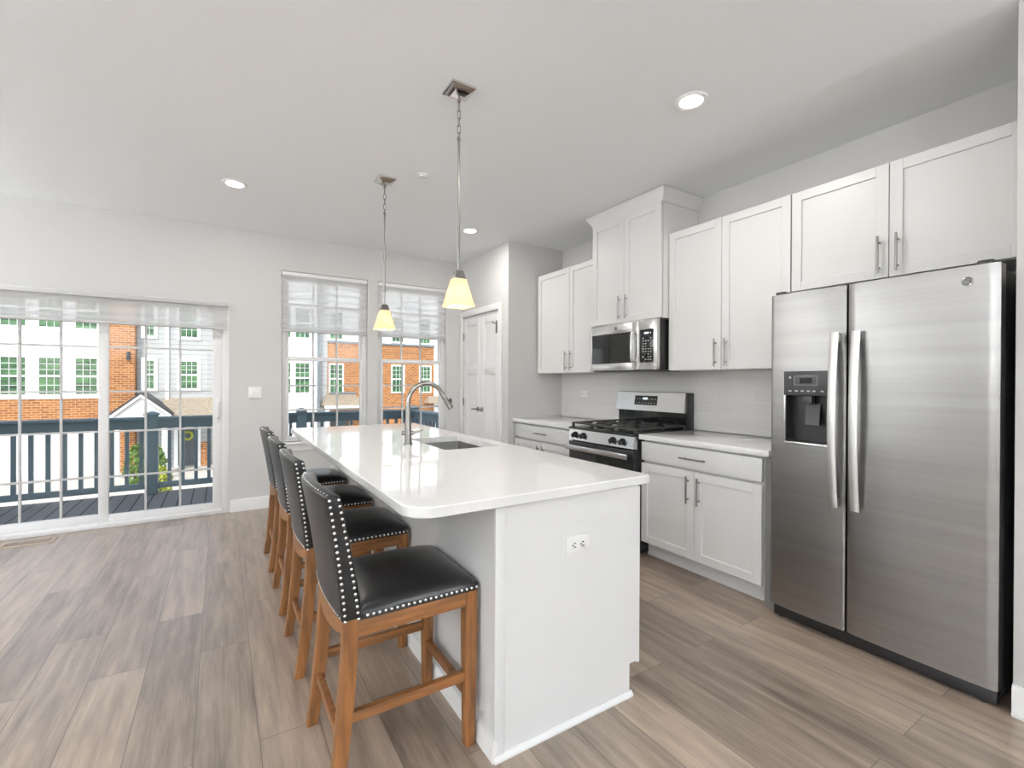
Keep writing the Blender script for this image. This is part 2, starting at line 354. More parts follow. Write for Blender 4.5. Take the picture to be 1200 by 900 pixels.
# sliding glass door
d1 = sempty('door_1', (-.89, YB+.07, 0))
b = B()
b.box(-1.86, -1.80, YB-.004, YO, 0, 2.07, .004); b.box(.012, .075, YB-.004, YO, 0, 2.07, .004)
b.box(-1.80, .012, YB+.0, YO, 2.02, 2.07); b.box(-1.80, .012, YB-.012, YO, 0, .04, .004)
b.build('door_frame', M['vinyl'], d1)
def slide_panel(name, x0, x1, y, gx0, gx1, handle):
    b = B(); z0, z1, gz0, gz1 = .04, 2.02, .105, 1.985
    b.box(x0, gx0, y-.02, y+.02, z0, z1, .003); b.box(gx1, x1, y-.02, y+.02, z0, z1, .003)
    b.box(gx0, gx1, y-.02, y+.02, z0, gz0, .003); b.box(gx0, gx1, y-.02, y+.02, gz1, z1, .003)
    o = b.build(name, M['vinyl'], d1)
    mu = B()
    for i in (1, 2):
        x = gx0+(gx1-gx0)*i/3; mu.box(x-.008, x+.008, y-.012, y+.012, gz0, gz1)
    for z in (.439, .841, 1.199, 1.596): mu.box(gx0, gx1, y-.0115, y+.0115, z-.008, z+.008)
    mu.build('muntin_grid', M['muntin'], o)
    B().box(gx0, gx1, y-.003, y+.003, gz0, gz1).build('pane', M['glass'], o)
    if handle:
        h = B(); xc = (gx1+x1)/2+.005
        h.box(xc-.018, xc+.018, y-.032, y-.018, .90, 1.12, .005); h.tube([(xc, y-.03, .93), (xc, y-.06, .95), (xc, y-.062, 1.01), (xc, y-.06, 1.07), (xc, y-.03, 1.09)], .010)
        h.build('door_handle', M['plate'], o)
    return o
slide_panel('fixed_panel', -1.80, -.875, YB+.095, -1.67, -.912, False)
slide_panel('sliding_panel', -.912, .012, YB+.045, -.842, -.066, True)

def dh_window(name, x0, x1):
    z0, z1 = .66, 2.45
    r = sempty(name, ((x0+x1)/2, YB+.08, z0))
    y0, y1 = YB+.045, YO
    f = B(); fw = .045
    f.box(x0, x0+fw, y0, y1, z0, z1, .003); f.box(x1-fw, x1, y0, y1, z0, z1, .003)
    f.box(x0+fw, x1-fw, y0, y1, z1-fw, z1, .003); f.box(x0+fw, x1-fw, y0, y1, z0, z0+.03, .003)
    f.build('window_frame', M['vinyl'], r)
    gx0, gx1 = x0+.075, x1-.075
    for nm, za, zb, ya, rows in (('lower_sash', z0+.03, 1.555, YB+.055, (.99, 1.25)), ('upper_sash', 1.53, z1-fw, YB+.095, (1.85, 2.12))):
        s = B(); lo = .022 if nm == 'lower_sash' else .03
        ga, gb = za+lo, zb-.042
        s.box(x0+fw, gx0, ya-.018, ya+.018, za, zb, .003); s.box(gx1, x1-fw, ya-.018, ya+.018, za, zb, .003)
        s.box(gx0, gx1, ya-.018, ya+.018, za, ga, .003); s.box(gx0, gx1, ya-.018, ya+.018, gb, zb, .003)
        so_ = s.build(nm, M['vinyl'], r)
        mu = B()
        for i in (1, 2):
            x = gx0+(gx1-gx0)*i/3; mu.box(x-.009, x+.009, ya-.009, ya+.009, ga, gb)
        for z in rows: mu.box(gx0, gx1, ya-.0085, ya+.0085, z-.009, z+.009)
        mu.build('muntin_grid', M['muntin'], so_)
        B().box(gx0, gx1, ya-.003, ya+.003, ga, gb).build('pane', M['glass'], so_)
    return r
w1 = dh_window('window_1', .534, 1.418)
w2 = dh_window('window_2', 1.533, 2.39)
b = B().box(.50, 2.43, YB-.045, YB+.045, .635, .66, .006); b.box(.52, 2.41, YB-.016, YB, .565, .635, .003)
struct('trim_2', b, M['trim'])
# unseen living room windows behind the camera, put in for the light
for i, wx in enumerate((-3.0, -1.0, 1.0)):
    r = sempty('window_%d' % (i+3), (wx, YR-.05, .6)); f = B()
    f.box(wx-.75, wx-.69, YR-.08, YR-.02, .6, 2.4); f.box(wx+.69, wx+.75, YR-.08, YR-.02, .6, 2.4); f.box(wx-.69, wx+.69, YR-.08, YR-.02, .6, .66); f.box(wx-.69, wx+.69, YR-.08, YR-.02, 2.34, 2.4); f.box(wx-.69, wx+.69, YR-.07, YR-.03, 1.47, 1.53)
    f.build('window_frame', M['vinyl'], r)
    B().box(wx-.69, wx+.69, YR-.052, YR-.048, .66, 2.34).build('pane', M['glass'], r)

for i, wy in enumerate((-.6, 3.3)):
    r = sempty('window_%d' % (i+6), (XL-.05, wy, .7)); f = B()
    f.box(XL-.08, XL-.02, wy-1.1, wy-1.04, .7, 2.3); f.box(XL-.08, XL-.02, wy+1.04, wy+1.1, .7, 2.3); f.box(XL-.08, XL-.02, wy-1.04, wy+1.04, .7, .76); f.box(XL-.08, XL-.02, wy-1.04, wy+1.04, 2.24, 2.3); f.box(XL-.07, XL-.03, wy-.03, wy+.03, .76, 2.24)
    f.build('window_frame', M['vinyl'], r)
    B().box(XL-.052, XL-.048, wy-1.04, wy+1.04, .76, 2.24).build('pane', M['glass'], r)

# pantry double door: casing, two leaves
b = B()
b.box(XS-.018, XS, 4.33, 4.40, 0, 2.17, .004); b.box(XS-.018, XS, 5.29, 5.358, 0, 2.17, .004); b.box(XS-.018, XS, 4.40, 5.29, 2.10, 2.17, .004)
struct('trim_3', b, M['trim'])
for n, ya, yb, sgn in ((2, 4.403, 4.844, 1), (3, 4.848, 5.287, -1)):
    r = sempty('door_%d' % n, (XS+.03, (ya+yb)/2, 0))
    b = B(); x0, x1 = XS+.008, XS+.043
    st = .10
    b.box(x0, x1, ya, ya+st, .01, 2.095, .002); b.box(x0, x1, yb-st, yb, .01, 2.095, .002)
    for za, zb in ((.01, .22), (1.39, 1.53), (1.98, 2.095)): b.box(x0, x1, ya+st, yb-st, za, zb, .002)
    b.box(x0+.010, x1-.004, ya+st-.002, yb-st+.002, .2, 2.0)
    b.build('door_leaf', M['trim'], r)
    hinge_y = ya if n == 2 else yb
    for z in (.25, 1.05, 1.86):
        B().box(x0-.006, x0+.004, hinge_y-.012, hinge_y+.012, z-.045, z+.045, .002).cyl((x0-.008, hinge_y, z-.048), (x0-.008, hinge_y, z+.048), .006, n=10).build('hinge', M['nickel'], r)
    ky = (yb-.045) if n == 2 else (ya+.045)
    k = B().cyl((x0, ky, .975), (x0-.010, ky, .975), .028).cyl((x0-.01, ky, .975), (x0-.05, ky, .975), .010, n=12)
    k.tube([(x0-.045, ky, .975), (x0-.052, ky+(-.03 if n == 2 else .03), .977), (x0-.05, ky+(-.09 if n == 2 else .09), .972)], [.010, .009, .007], 10)
    k.build('lever_handle', M['nickel'], r)
# over-the-door hook high on the right leaf
k = B().box(XS-.004, XS+.009, 4.455, 4.475, 1.84, 1.98, .002).tube([(XS, 4.465, 1.95), (XS-.04, 4.465, 1.95), (XS-.05, 4.465, 1.97)], .006)
k.build('coat_hook', M['nickel'], bpy.data.objects['door_2'])

# ------------------------------------------------------------------ blinds
def blind(name, x0, x1, y, ztop, zbot, railh, label, cassette):
    t_ = thing(name, ((x0+x1)/2, y, zbot), label, 'window blind', 'banded sheer roller blinds')
    c = B()
    if cassette: c.box(x0, x1, y-.035, YB-.002, ztop-railh, ztop, .008)
    else: c.box(x0, x1, y-.02, y+.03, ztop-railh, ztop, .004)
    c.build('headrail', M['rail'] if cassette else M['trim'], t_)
    B().grid(lambda u, v: (x0+.006+(x1-x0-.012)*u, y+.004+.003*math.sin(u*9+v*4), zbot+.02+(ztop-railh-zbot-.02)*v), 24, 8).build('fabric', M['sheer'], t_)
    B().grid(lambda u, v: (x0+.006+(x1-x0-.012)*u, y-.012+.003*math.sin(u*7+v*3), zbot+.02+(ztop-railh-zbot-.02)*v), 24, 8).build('fabric', M['sheer'], t_)
    B().box(x0+.004, x1-.004, y-.018, y+.010, zbot, zbot+.024, .006).build('bottom_rail', M['rail'], t_)
    return t_
blind('roller_blind', -1.92, .061, YB-.06, 2.053, 1.790, .04, 'wide banded sheer roller blind hanging over the sliding glass door', True)
blind('roller_blind', .538, 1.414, YB+.02, 2.446, 1.815, .04, 'banded sheer blind drawn halfway down the window nearest the light switch', False)
blind('roller_blind', 1.537, 2.386, YB+.02, 2.446, 1.815, .04, 'banded sheer blind drawn halfway down the window beside the pantry doors', False)

# ------------------------------------------------------------------ cabinets
def shaker(b, xf, y0, y1, z0, z1, fr=.055, th=.02, slab=False):
    b.box(xf, xf+th, y0, y0+fr, z0, z1, .0015, 1); b.box(xf, xf+th, y1-fr, y1, z0, z1, .0015, 1)
    b.box(xf, xf+th, y0+fr, y1-fr, z0, z0+fr, .0015, 1); b.box(xf, xf+th, y0+fr, y1-fr, z1-fr, z1, .0015, 1)
    b.box(xf+.011, xf+th-.001, y0+fr-.003, y1-fr+.003, z0+fr-.003, z1-fr+.003)
    return b
def vpull(xf, y, z0, z1, parent):
    b = B().cyl((xf-.03, y, z0), (xf-.03, y, z1), .0062, n=12)
    for z in (z0+.03, z1-.03): b.cyl((xf, y, z), (xf-.03, y, z), .005, n=10)
    return b.build('handle', M['nickel'], parent)
def hpull(xf, y0, y1, z, parent):
    b = B().cyl((xf-.03, y0, z), (xf-.03, y1, z), .0062, n=12)
    for y in (y0+.03, y1-.03): b.cyl((xf, y, z), (xf-.03, y, z), .005, n=10)
    return b.build('handle', M['nickel'], parent)
def wall_cab(label, xf, y0, ys, y1, z0, z1, hz0, hz1, crown=None, handles=True):
    t_ = thing('wall_cabinet', ((xf+XW)/2, (y0+y1)/2, z0), label, 'cabinet', 'white shaker wall cabinets')
    B().box(xf+.030, XW-.002, y0, y1, z0, z1).build('carcass', M['cab'], t_)
    for a, c, hy in ((y0+.002, ys-.002, ys-.04), (ys+.002, y1-.002, ys+.04)):
        d = shaker(B(), xf, a, c, z0+.002, z1-.002).build('door', M['cab'], t_)
        if handles: vpull(xf, hy, hz0, hz1, d)
    if crown:
        pr = [(0, 0), (-.012, 0), (-.016, .02), (-.05, .075), (-.05, .098), (0, .098)]
        b = B(); z = crown; xi = xf+.02
        rings = [[(xi+d, y0+d, z+h) for d, h in pr], ]
        # mitred run: right return, front, left return
        def ring(px, py, sx, sy): return [(px+sx*d, py+sy*d, z+h) for d, h in pr]
        b.loft([ring(XW-.003, y0, 0, 1), ring(xi, y0, 1, 1), ring(xi, y1, 1, -1), ring(XW-.003, y1, 0, -1)])
        b.build('crown_moulding', M['cab'], t_)
    return t_
wall_cab('two-door white wall cabinet in the corner, left of the microwave', 2.9586, 3.215, 3.645, 4.19, 1.392, 2.458, 1.415, 1.61)
wall_cab('tall white cabinet with crown moulding standing proud above the microwave', 2.87, 2.428, 2.815, 3.205, 1.803, 2.70, 1.83, 2.03, crown=2.70)
wall_cab('two-door white wall cabinet between the microwave and the fridge cabinet', 2.9586, 1.510, 1.974, 2.424, 1.392, 2.458, 1.415, 1.61)
wall_cab('wide low white wall cabinet directly above the refrigerator', 2.9586, .515, 1.0155, 1.506, 1.856, 2.458, 1.88, 2.075)
def base_cab(label, y0, y1):
    xf = 2.6664; ys = (y0+y1)/2
    t_ = thing('base_cabinet', (3.0, ys, 0), label, 'cabinet', 'white shaker base cabinets')
    B().box(xf+.035, XW-.002, y0, y1, .114, .876).build('carcass', M['cab'], t_)
    B().box(xf+.085, XW-.002, y0, y1, 0, .114).build('toe_kick', M['cab'], t_)
    B().box(xf+.074, xf+.085, y0, y1, 0, .022, .004).build('shoe_moulding', M['cab'], t_)
    d = B().box(xf, xf+.02, y0+.003, y1-.003, .722, .860, .002).build('drawer', M['cab'], t_)
    hpull(xf, ys-.10, ys+.10, .79, d)
    for a, c, hy in ((y0+.003, ys-.002, ys-.042), (ys+.002, y1-.003, ys+.042)):
        d = shaker(B(), xf, a, c, .116, .704).build('door', M['cab'], t_)
        vpull(xf, hy, .49, .672, d)
    return t_
base_cab('white base cabinet with a drawer over two doors, beside the refrigerator', 1.512, 2.43)
base_cab('white base cabinet in the corner between the range and the pantry', 3.216, 4.19)
b = B().box(2.69, 3.3, 1.452, 1.508, 0, .876)
tag(b.build('filler_panel', P('shaded_filler', (.2, .195, .19), .6)), 'narrow filler strip in painted shade gray between the base cabinet and the refrigerator', 'filler panel')  # the gray carries the shade this filler stands in
tag(B().box(2.640, XW-.002, 1.460, 2.432, .8775, .914, .003).build('countertop', M['quartz']), 'white quartz countertop between the range and the refrigerator', 'countertop', 'white quartz counters along the wall')
tag(B().box(2.640, XW-.002, 3.216, YS-.002, .8775, .914, .003).build('countertop', M['quartz']), 'white quartz countertop in the corner left of the range', 'countertop', 'white quartz counters along the wall')
tag(B().box(XW-.012, XW-.0005, 1.40, YS-.003, .915, 1.39).build('tile_backsplash', M['tile']), 'gray glossy subway tile backsplash between counter and wall cabinets', 'backsplash')

# ------------------------------------------------------------------ switch and outlets
def wallplate(name, label, cat, c, axis, gangs, kind, horizontal=False, group=None):
    # axis '-y' faces -Y, '-x' faces -X ; c on the wall surface
    t_ = thing(name, c, label, cat, group)
    w_, h_ = (.07+.046*(gangs-1), .115)
    if horizontal: w_, h_ = h_, w_
    def bx(b, u0, u1, d0, d1, v0, v1, bev=0):
        if axis == '-y': return b.box(c[0]+u0, c[0]+u1, c[1]-d1, c[1]-d0, c[2]+v0, c[2]+v1, bev)
        return b.box(c[0]-d1, c[0]-d0, c[1]+u0, c[1]+u1, c[2]+v0, c[2]+v1, bev)
    bx(B(), -w_/2, w_/2, .0, .009, -h_/2, h_/2, .003).build('cover_plate', M['plate'], t_)
    for g in range(gangs):
        u = (g-(gangs-1)/2)*.046
        if kind == 'switch':
            bx(B(), u-.006, u+.006, .005, .016, -.012, .004, .002).build('toggle', M['plate'], t_)
        elif kind == 'outlet':
            for k_ in (-1, 1):
                q = bx(B(), *( (k_*.02-.014, k_*.02+.014) if horizontal else (-.014, .014)), .004, .0105, *((-.017, .017) if horizontal else (k_*.02-.014, k_*.02+.014)), .002).build('receptacle', M['plate'], t_)
                sb = B()
                for s_ in (-1, 1):
                    if horizontal: bx(sb, k_*.02-.004, k_*.02+.006, .0100, .0112, s_*.007-.0018, s_*.007+.0018)
                    else: bx(sb, s_*.007-.0018, s_*.007+.0018, .0100, .0112, k_*.02-.002, k_*.02+.008)
                if horizontal: bx(sb, k_*.02-.012, k_*.02-.006, .0100, .0112, -.0025, .0025)
                else: bx(sb, -.0025, .0025, .0100, .0112, k_*.02-.009, k_*.02-.005)
                sb.build('slot', M['slot'], q)
    return t_
wallplate('light_switch', 'white two-toggle light switch on the wall between sliding door and window', 'light switch', (.296, YB, 1.18), '-y', 2, 'switch')
wallplate('wall_outlet', 'white outlet on the tile backsplash left of the range', 'outlet', (XW-.012, 3.80, 1.175), '-x', 1, 'outlet', horizontal=True)

# floor register
t_ = thing('floor_vent', (-1.3, 5.17, 0), 'tan metal floor register in front of the sliding door', 'floor vent')
b = B(); b.box(-1.46, -1.135, 5.09, 5.25, 0, .006, .002)
b.build('frame', M['vent'], t_)
for i in range(3):
    x0 = -1.435+i*.094; g = B().box(x0, x0+.082, 5.125, 5.215, .004, .0065)
    g.build('grille', M['slot'], t_)
    g2 = B()
    for k in range(8): g2.box(x0+.006+k*.0095, x0+.0105+k*.0095, 5.125, 5.215, .005, .0085)
    g2.build('louver', M['vent'], t_)

# ------------------------------------------------------------------ island
IX0, IX1, IY0, IY1 = .800, 1.508, 1.372, 4.128
isl = thing('kitchen_island', (1.15, 2.75, 0), 'white kitchen island with a plain end panel facing the camera', 'kitchen island')
b = B()   # open-topped carcass
b.box(IX0+.02, IX0+.03, IY0+.02, IY1-.02, .114, .876); b.box(IX1-.03, IX1-.02, IY0+.02, IY1-.02, .114, .876)
b.box(IX0+.03, IX1-.03, IY0+.02, IY0+.03, .114, .876); b.box(IX0+.03, IX1-.03, IY1-.03, IY1-.02, .114, .876); b.box(IX0+.03, IX1-.03, IY0+.03, IY1-.03, .114, .13)
b.build('carcass', M['cab'], isl)
b = B().prism([(IX0, 0), (1.442, 0), (1.442, .131), (IX1-.02, .131), (IX1-.02, .876), (IX0, .876)], 'y', IY0, IY0+.02)
b.build('end_panel', M['cab'], isl)
b = B().prism([(IX0, 0), (1.442, 0), (1.442, .131), (IX1-.02, .131), (IX1-.02, .876), (IX0, .876)], 'y', IY1-.02, IY1)
b.build('end_panel', M['cab'], isl)
B().box(IX0-.006, IX0+.034, IY0-.005, IY0+.012, .0, .875, .002).build('corner_strip', M['cab'], isl)
B().box(IX0, IX0+.02, IY0+.02, IY1-.02, 0, .876).build('back_panel', M['cab'], isl)
B().box(IX0+.02, 1.442, IY0+.02, IY1-.02, 0, .114).build('toe_kick', M['cab'], isl)
b = B().prism([(IY0-.014, 0), (IY0-.014, .008), (IY0-.004, .02), (IY0+.002, .02), (IY0+.002, 0)], 'x', IX0-.01, 1.452)
b.build('shoe_moulding', M['trim'], isl)
b = B().prism([(IX0-.016, 0), (IX0-.016, .055), (IX0-.010, .075), (IX0+.002, .075), (IX0+.002, 0)], 'y', IY0-.006, IY1)
b.build('base_moulding', M['trim'], isl)
# doors on the cooking side
yy = IY0+.004
for wd in (.46, .46, .61, .61, .60):
    d = B(); x = IX1
    b = B()
    fr, th, y0, y1, z0, z1 = .055, .02, yy+.002, yy+wd-.002, .116, .862
    th = .017
    b.box(x-th, x, y0, y0+fr, z0, z1, .0015, 1).box(x-th, x, y1-fr, y1, z0, z1, .0015, 1).box(x-th, x, y0+fr, y1-fr, z0, z0+fr, .0015, 1).box(x-th, x, y0+fr, y1-fr, z1-fr, z1, .0015, 1)
    b.box(x-th+.001, x-.009, y0+fr-.003, y1-fr+.003, z0+fr-.003, z1-fr+.003)
    d = b.build('door', M['cab'], isl)
    hb = B().cyl((x+.03, y1-.04, .64), (x+.03, y1-.04, .82), .0062, n=12)
    for z in (.67, .79): hb.cyl((x, y1-.04, z), (x+.03, y1-.04, z), .005, n=10)
    hb.build('handle', M['nickel'], d)
    yy += wd
wallplate('island_outlet', 'white outlet on the end panel of the kitchen island', 'outlet', (1.157, IY0, .683), '-y', 1, 'outlet', horizontal=True)

# island quartz top, rounded corners on the seating side, sink cut-out
TX0, TX1, TY0, TY1 = .482, 1.529, 1.340, 4.166
SX0, SX1, SY0, SY1 = 1.075, 1.440, 2.42, 3.02
def rrect(x0, x1, y0, y1, r00, r10, r11, r01, n=8):
    out = []
    for (cx, cy, r, a0) in ((x0, y0, r00, 180), (x1, y0, r10, 270), (x1, y1, r11, 0), (x0, y1, r01, 90)):
        px = cx+r if cx == x0 else cx-r; py = cy+r if cy == y0 else cy-r
        for i in range(n+1):
            a = math.radians(a0+90*i/n); out.append((px+r*math.cos(a), py+r*math.sin(a)))
    return out
outer = rrect(TX0, TX1, TY0, TY1, .10, .012, .012, .03); inner = rrect(SX0, SX1, SY0, SY1, .03, .03, .03, .03)
ox = rrect(TX0+.004, TX1-.004, TY0+.004, TY1-.004, .096, .009, .009, .026)
b = B(); bm = b.bm
def ringv(poly, z): return [bm.verts.new((x, y, z)) for x, y in poly]
rt, rb = ringv(ox, .914), ringv(outer, .910)
rb2, rb3 = ringv(outer, .881), ringv(ox, .877)
it, ib = ringv(inner, .914), ringv(inner, .877)
n = len(outer)
for a, c in ((rt, rb), (rb, rb2), (rb2, rb3), (it, ib)):
    for j in range(n): bm.faces.new((a[j], a[(j+1) % n], c[(j+1) % n], c[j]))
for a, c in ((rt, it), (rb3, ib)):
    for j in range(n): bm.faces.new((a[j], a[(j+1) % n], c[(j+1) % n], c[j]))
tag(b.build('island_countertop', M['quartz']), 'white quartz island top with a sink cut-out and rounded near corner', 'countertop')
# undermount sink
sk = thing('kitchen_sink', ((SX0+SX1)/2, (SY0+SY1)/2, .70), 'stainless undermount sink set in the island top', 'sink')
b = B(); bm = b.bm
prof = [(.0, .9135), (.003, .9130), (.003, .73), (.02, .705), (.06, .70)]
o_ = -.001
prof = [(.028, .8765), (-.001, .8765), (-.001, .74), (.010, .712), (.035, .70)]
rings = []
for d, z in prof: rings.append([(x, y, z) for x, y in rrect(SX0+d, SX1-d, SY0+d, SY1-d, *[max(.03-d, .008)]*4)])
rings[0] = [(x, y, .8765) for x, y in rrect(SX0-.02, SX1+.02, SY0-.02, SY1+.02, .04, .04, .04, .04)]
b.loft(rings, cap0=False); b.build('basin', P('sink_steel', (.42, .41, .40), .3, 1), sk)
B().lathe([(.045, .7005), (.045, .703), (.036, .703), (.03, .7012), (.0, .7012)], ((SX0+SX1)/2, (SY0+SY1)/2, 0)).build('drain', M['nickel'], sk)
# faucet
fx, fy = .973, 2.75
fc = thing('faucet', (fx, fy, .914), 'brushed nickel gooseneck faucet standing beside the island sink', 'faucet')
B().lathe([(.028, .9141), (.028, .922), (.025, .925), (.0, .925)], (fx, fy, 0)).build('base_flange', M['nickel'], fc)
pts, rs = [], []
for z, r in ((.92, .0235), (.96, .023), (1.02, .020), (1.08, .0165), (1.13, .0145), (1.16, .0138)): pts.append((fx, fy, z)); rs.append(r)
R_ = .118; cxx, czz = fx+R_, 1.165
for i in range(1, 15):
    a = PI-math.radians(150)*i/14; pts.append((cxx+R_*math.cos(a), fy, czz+R_*1.06*math.sin(a))); rs.append(.0138)
B().tube(pts, rs, 16).build('spout', M['nickel'], fc)
e0 = Vector(pts[-1]); dr = (Vector(pts[-1])-Vector(pts[-2])).normalized()
hd = B().tube([e0-dr*.004, e0+dr*.02, e0+dr*.085, e0+dr*.118], [.0142, .0165, .0195, .0205], 16).build('spray_head', M['nickel'], fc)
sd = Vector((-dr.z, 0, dr.x))*-1
pb = e0+dr*.075+Vector((.021, 0, .010))
B().ball(pb, .014, (.7, .8, 1.4)).build('spray_button', M['black'], hd)
b = B().cyl((fx-.036, fy+.012, .985), (fx+.034, fy-.012, .985), .0135, n=16)
b.tube([(fx+.03, fy-.010, .985), (fx+.06, fy-.02, .993), (fx+.085, fy-.03, 1.004)], [.0085, .007, .0055], 10)
b.build('handle', M['nickel'], fc)

# ------------------------------------------------------------------ counter stools
st0 = thing('counter_stool', (0, 0, 0), '', 'stool', 'counter stools along the island')
SW = .222   # half width
BX0, BXT = -.213, -.258
def back_pt(u, v, front):   # u -1..1 across, v 0..1 up
    z = .560+.392*v+.016*(1-u*u)*v
    bul = -.036*(1-u*u)*(.35+.65*v)
    xr = BX0+(BXT-BX0)*(v**1.25)+bul
    th = .064-.022*v
    return Vector((xr+(th if front else 0), u*SW, z))
b = B(); bm = b.bm; NU, NV = 14, 10
g = {}
for fr in (0, 1):
    for i in range(NU+1):
        for j in range(NV+1):
            g[fr, i, j] = bm.verts.new(back_pt(-1+2*i/NU, j/NV, fr))
for fr in (0, 1):
    for i in range(NU):
        for j in range(NV):
            bm.faces.new([g[fr, i, j], g[fr, i+1, j], g[fr, i+1, j+1], g[fr, i, j+1]])
for i in range(NU):
    for j in (0, NV): bm.faces.new([g[0, i, j], g[0, i+1, j], g[1, i+1, j], g[1, i, j]])
for j in range(NV):
    for i in (0, NU): bm.faces.new([g[0, i, j], g[0, i, j+1], g[1, i, j+1], g[1, i, j]])
bmesh.ops.recalc_face_normals(bm, faces=bm.faces)
es = [e for e in bm.edges if len(e.link_faces) == 2 and e.calc_face_angle() > 1.0]
bmesh.ops.bevel(bm, geom=es, offset=.008, segments=3, profile=.5, affect='EDGES')
bk_ = b.build('backrest', M['leather'], st0, 60)
def nail(b, p, n, r=.0050):
    n = Vector(n).normalized(); q = n.to_track_quat('Z', 'Y').to_matrix().to_4x4()
    mt = Matrix.Translation(Vector(p)) @ q @ Matrix.Diagonal((r, r, r*.55, 1))
    bmesh.ops.create_uvsphere(b.bm, u_segments=8, v_segments=5, radius=1, matrix=mt)
b = B()
for s_ in (-1, 1):
    for k in range(20):
        v = .015+.965*k/19
        for w_ in (.17, .80):
            pa, pb = back_pt(s_, v, 0), back_pt(s_, v, 1); p_ = pa.lerp(pb, w_); nail(b, (p_.x, s_*(SW+.0005), p_.z-.004), (0, s_, 0))
for k in range(22):
    u = -.93+1.86*k/21; p_ = back_pt(u, .02, 0); nail(b, (p_.x-.0005, p_.y, p_.z+.004), (-1, 0, 0), .0045)
for k in range(22):   # along the top edge
    u = -.93+1.86*k/21; p_ = back_pt(u, 1, 0); nail(b, (p_.x+.009, p_.y, p_.z+.0005), (0, 0, 1), .0036)
b.build('nailhead_trim', M['nail'], bk_)
# seat
def seat_top(x, y):
    a = max(0, 1-abs((x-.045)/.215)**3.2); c = max(0, 1-abs(y/SW)**3.2)
    return .582+.040*(a*c)**.55
b = B(); bm = b.bm; X0, X1 = -.165, .256; NU, NV = 16, 16
top = [[bm.verts.new((X0+(X1-X0)*i/NU, -SW+2*SW*j/NV, seat_top(X0+(X1-X0)*i/NU, -SW+2*SW*j/NV))) for j in range(NV+1)] for i in range(NU+1)]
for i in range(NU):
    for j in range(NV): bm.faces.new((top[i][j], top[i+1][j], top[i+1][j+1], top[i][j+1]))
per = [top[i][0] for i in range(NU+1)]+[top[NU][j] for j in range(1, NV+1)]+[top[i][NV] for i in range(NU-1, -1, -1)]+[top[0][j] for j in range(NV-1, 0, -1)]
low = [bm.verts.new((v.co.x, v.co.y, .556)) for v in per]
for k in range(len(per)): bm.faces.new((per[k], per[(k+1) % len(per)], low[(k+1) % len(per)], low[k]))
bm.faces.new(low)
seat = b.build('seat', M['leather'], st0, 70)
b = B()
for s_ in (-1, 1):
    for k in range(21): nail(b, (-.135+.385*k/20, s_*(SW+.0005), .567), (0, s_, 0), .0052)
for k in range(22): nail(b, (.2565, -.212+.424*k/21, .567), (1, 0, 0), .0052)
b.build('nailhead_trim', M['nail'], seat)
# wood frame
for s_ in (-1, 1): B().box(-.164, .2095, s_*(SW-.012)-.0105, s_*(SW-.012)+.0105, .505, .556, .002).build('side_apron', M['oakh'], st0)

B().box(.224, .246, -SW+.04, SW-.04, .505, .556, .002).build('front_apron', M['oakh'], st0)
b = B()   # curved rear apron following the back
n_ = 12; rg = []
for i in range(n_+1):
    u = -1+2*i/n_; x = BX0-.036*(1-u*u)*.35+.004
    rg.append([(x, u*(SW-.02), .490+.03*u*u), (x+.026, u*(SW-.02), .490+.03*u*u), (x+.026, u*(SW-.02), .560), (x, u*(SW-.02), .560)])
b.loft(rg); b.build('rear_apron', M['oakh'], st0)
def leg(pts, parent):
    # pts: list of (x, y, z, half) from the top down
    b = B(); b.loft([[(x-h, y-h, z), (x+h, y-h, z), (x+h, y+h, z), (x-h, y+h, z)] for x, y, z, h in pts])
    bm = b.bm
    es = [e for e in bm.edges if abs((e.verts[0].co-e.verts[1].co).normalized().z) > .8]
    bmesh.ops.bevel(bm, geom=es, offset=.003, segments=2, profile=.5, affect='EDGES')
    return b.build('leg', M['oak'], parent)
for s_ in (-1, 1):
    leg([(.232, s_*(SW-.0225), .556, .0225), (.232, s_*(SW-.0225), .40, .0225), (.231, s_*(SW-.022), 0, .018)], st0)
    leg([(-.186, s_*(SW-.0225), .563, .0225), (-.186, s_*(SW-.0225), .46, .0225), (-.196, s_*(SW-.0225), .30, .0225), (-.214, s_*(SW-.022), .12, .021), (-.232, s_*(SW-.022), 0, .019)], st0)
for s_ in (-1, 1): B().box(-.195, .22, s_*(SW-.021)-.011, s_*(SW-.021)+.011, .235, .268, .002).build('stretcher', M['oakh'], st0)
B().box(.221, .243, -SW+.03, SW-.03, .160, .193, .002).build('stretcher', M['oak'], st0)
B().box(-.217, -.195, -SW+.03, SW-.03, .160, .193, .002).build('stretcher', M['oak'], st0)
STL = [(1.695, 'black nailhead counter stool nearest the camera, at the near end of the island'),
       (2.42, 'black nailhead counter stool standing second from the near end of the island'),
       (3.07, 'black nailhead counter stool standing third from the near end of the island'),
       (3.757, 'black nailhead counter stool farthest from the camera, closest to the windows')]
for i, (y, l) in enumerate(STL):
    o = st0 if i == 0 else copy_tree(st0)
    o.location = (.527, y, 0); o['label'] = l

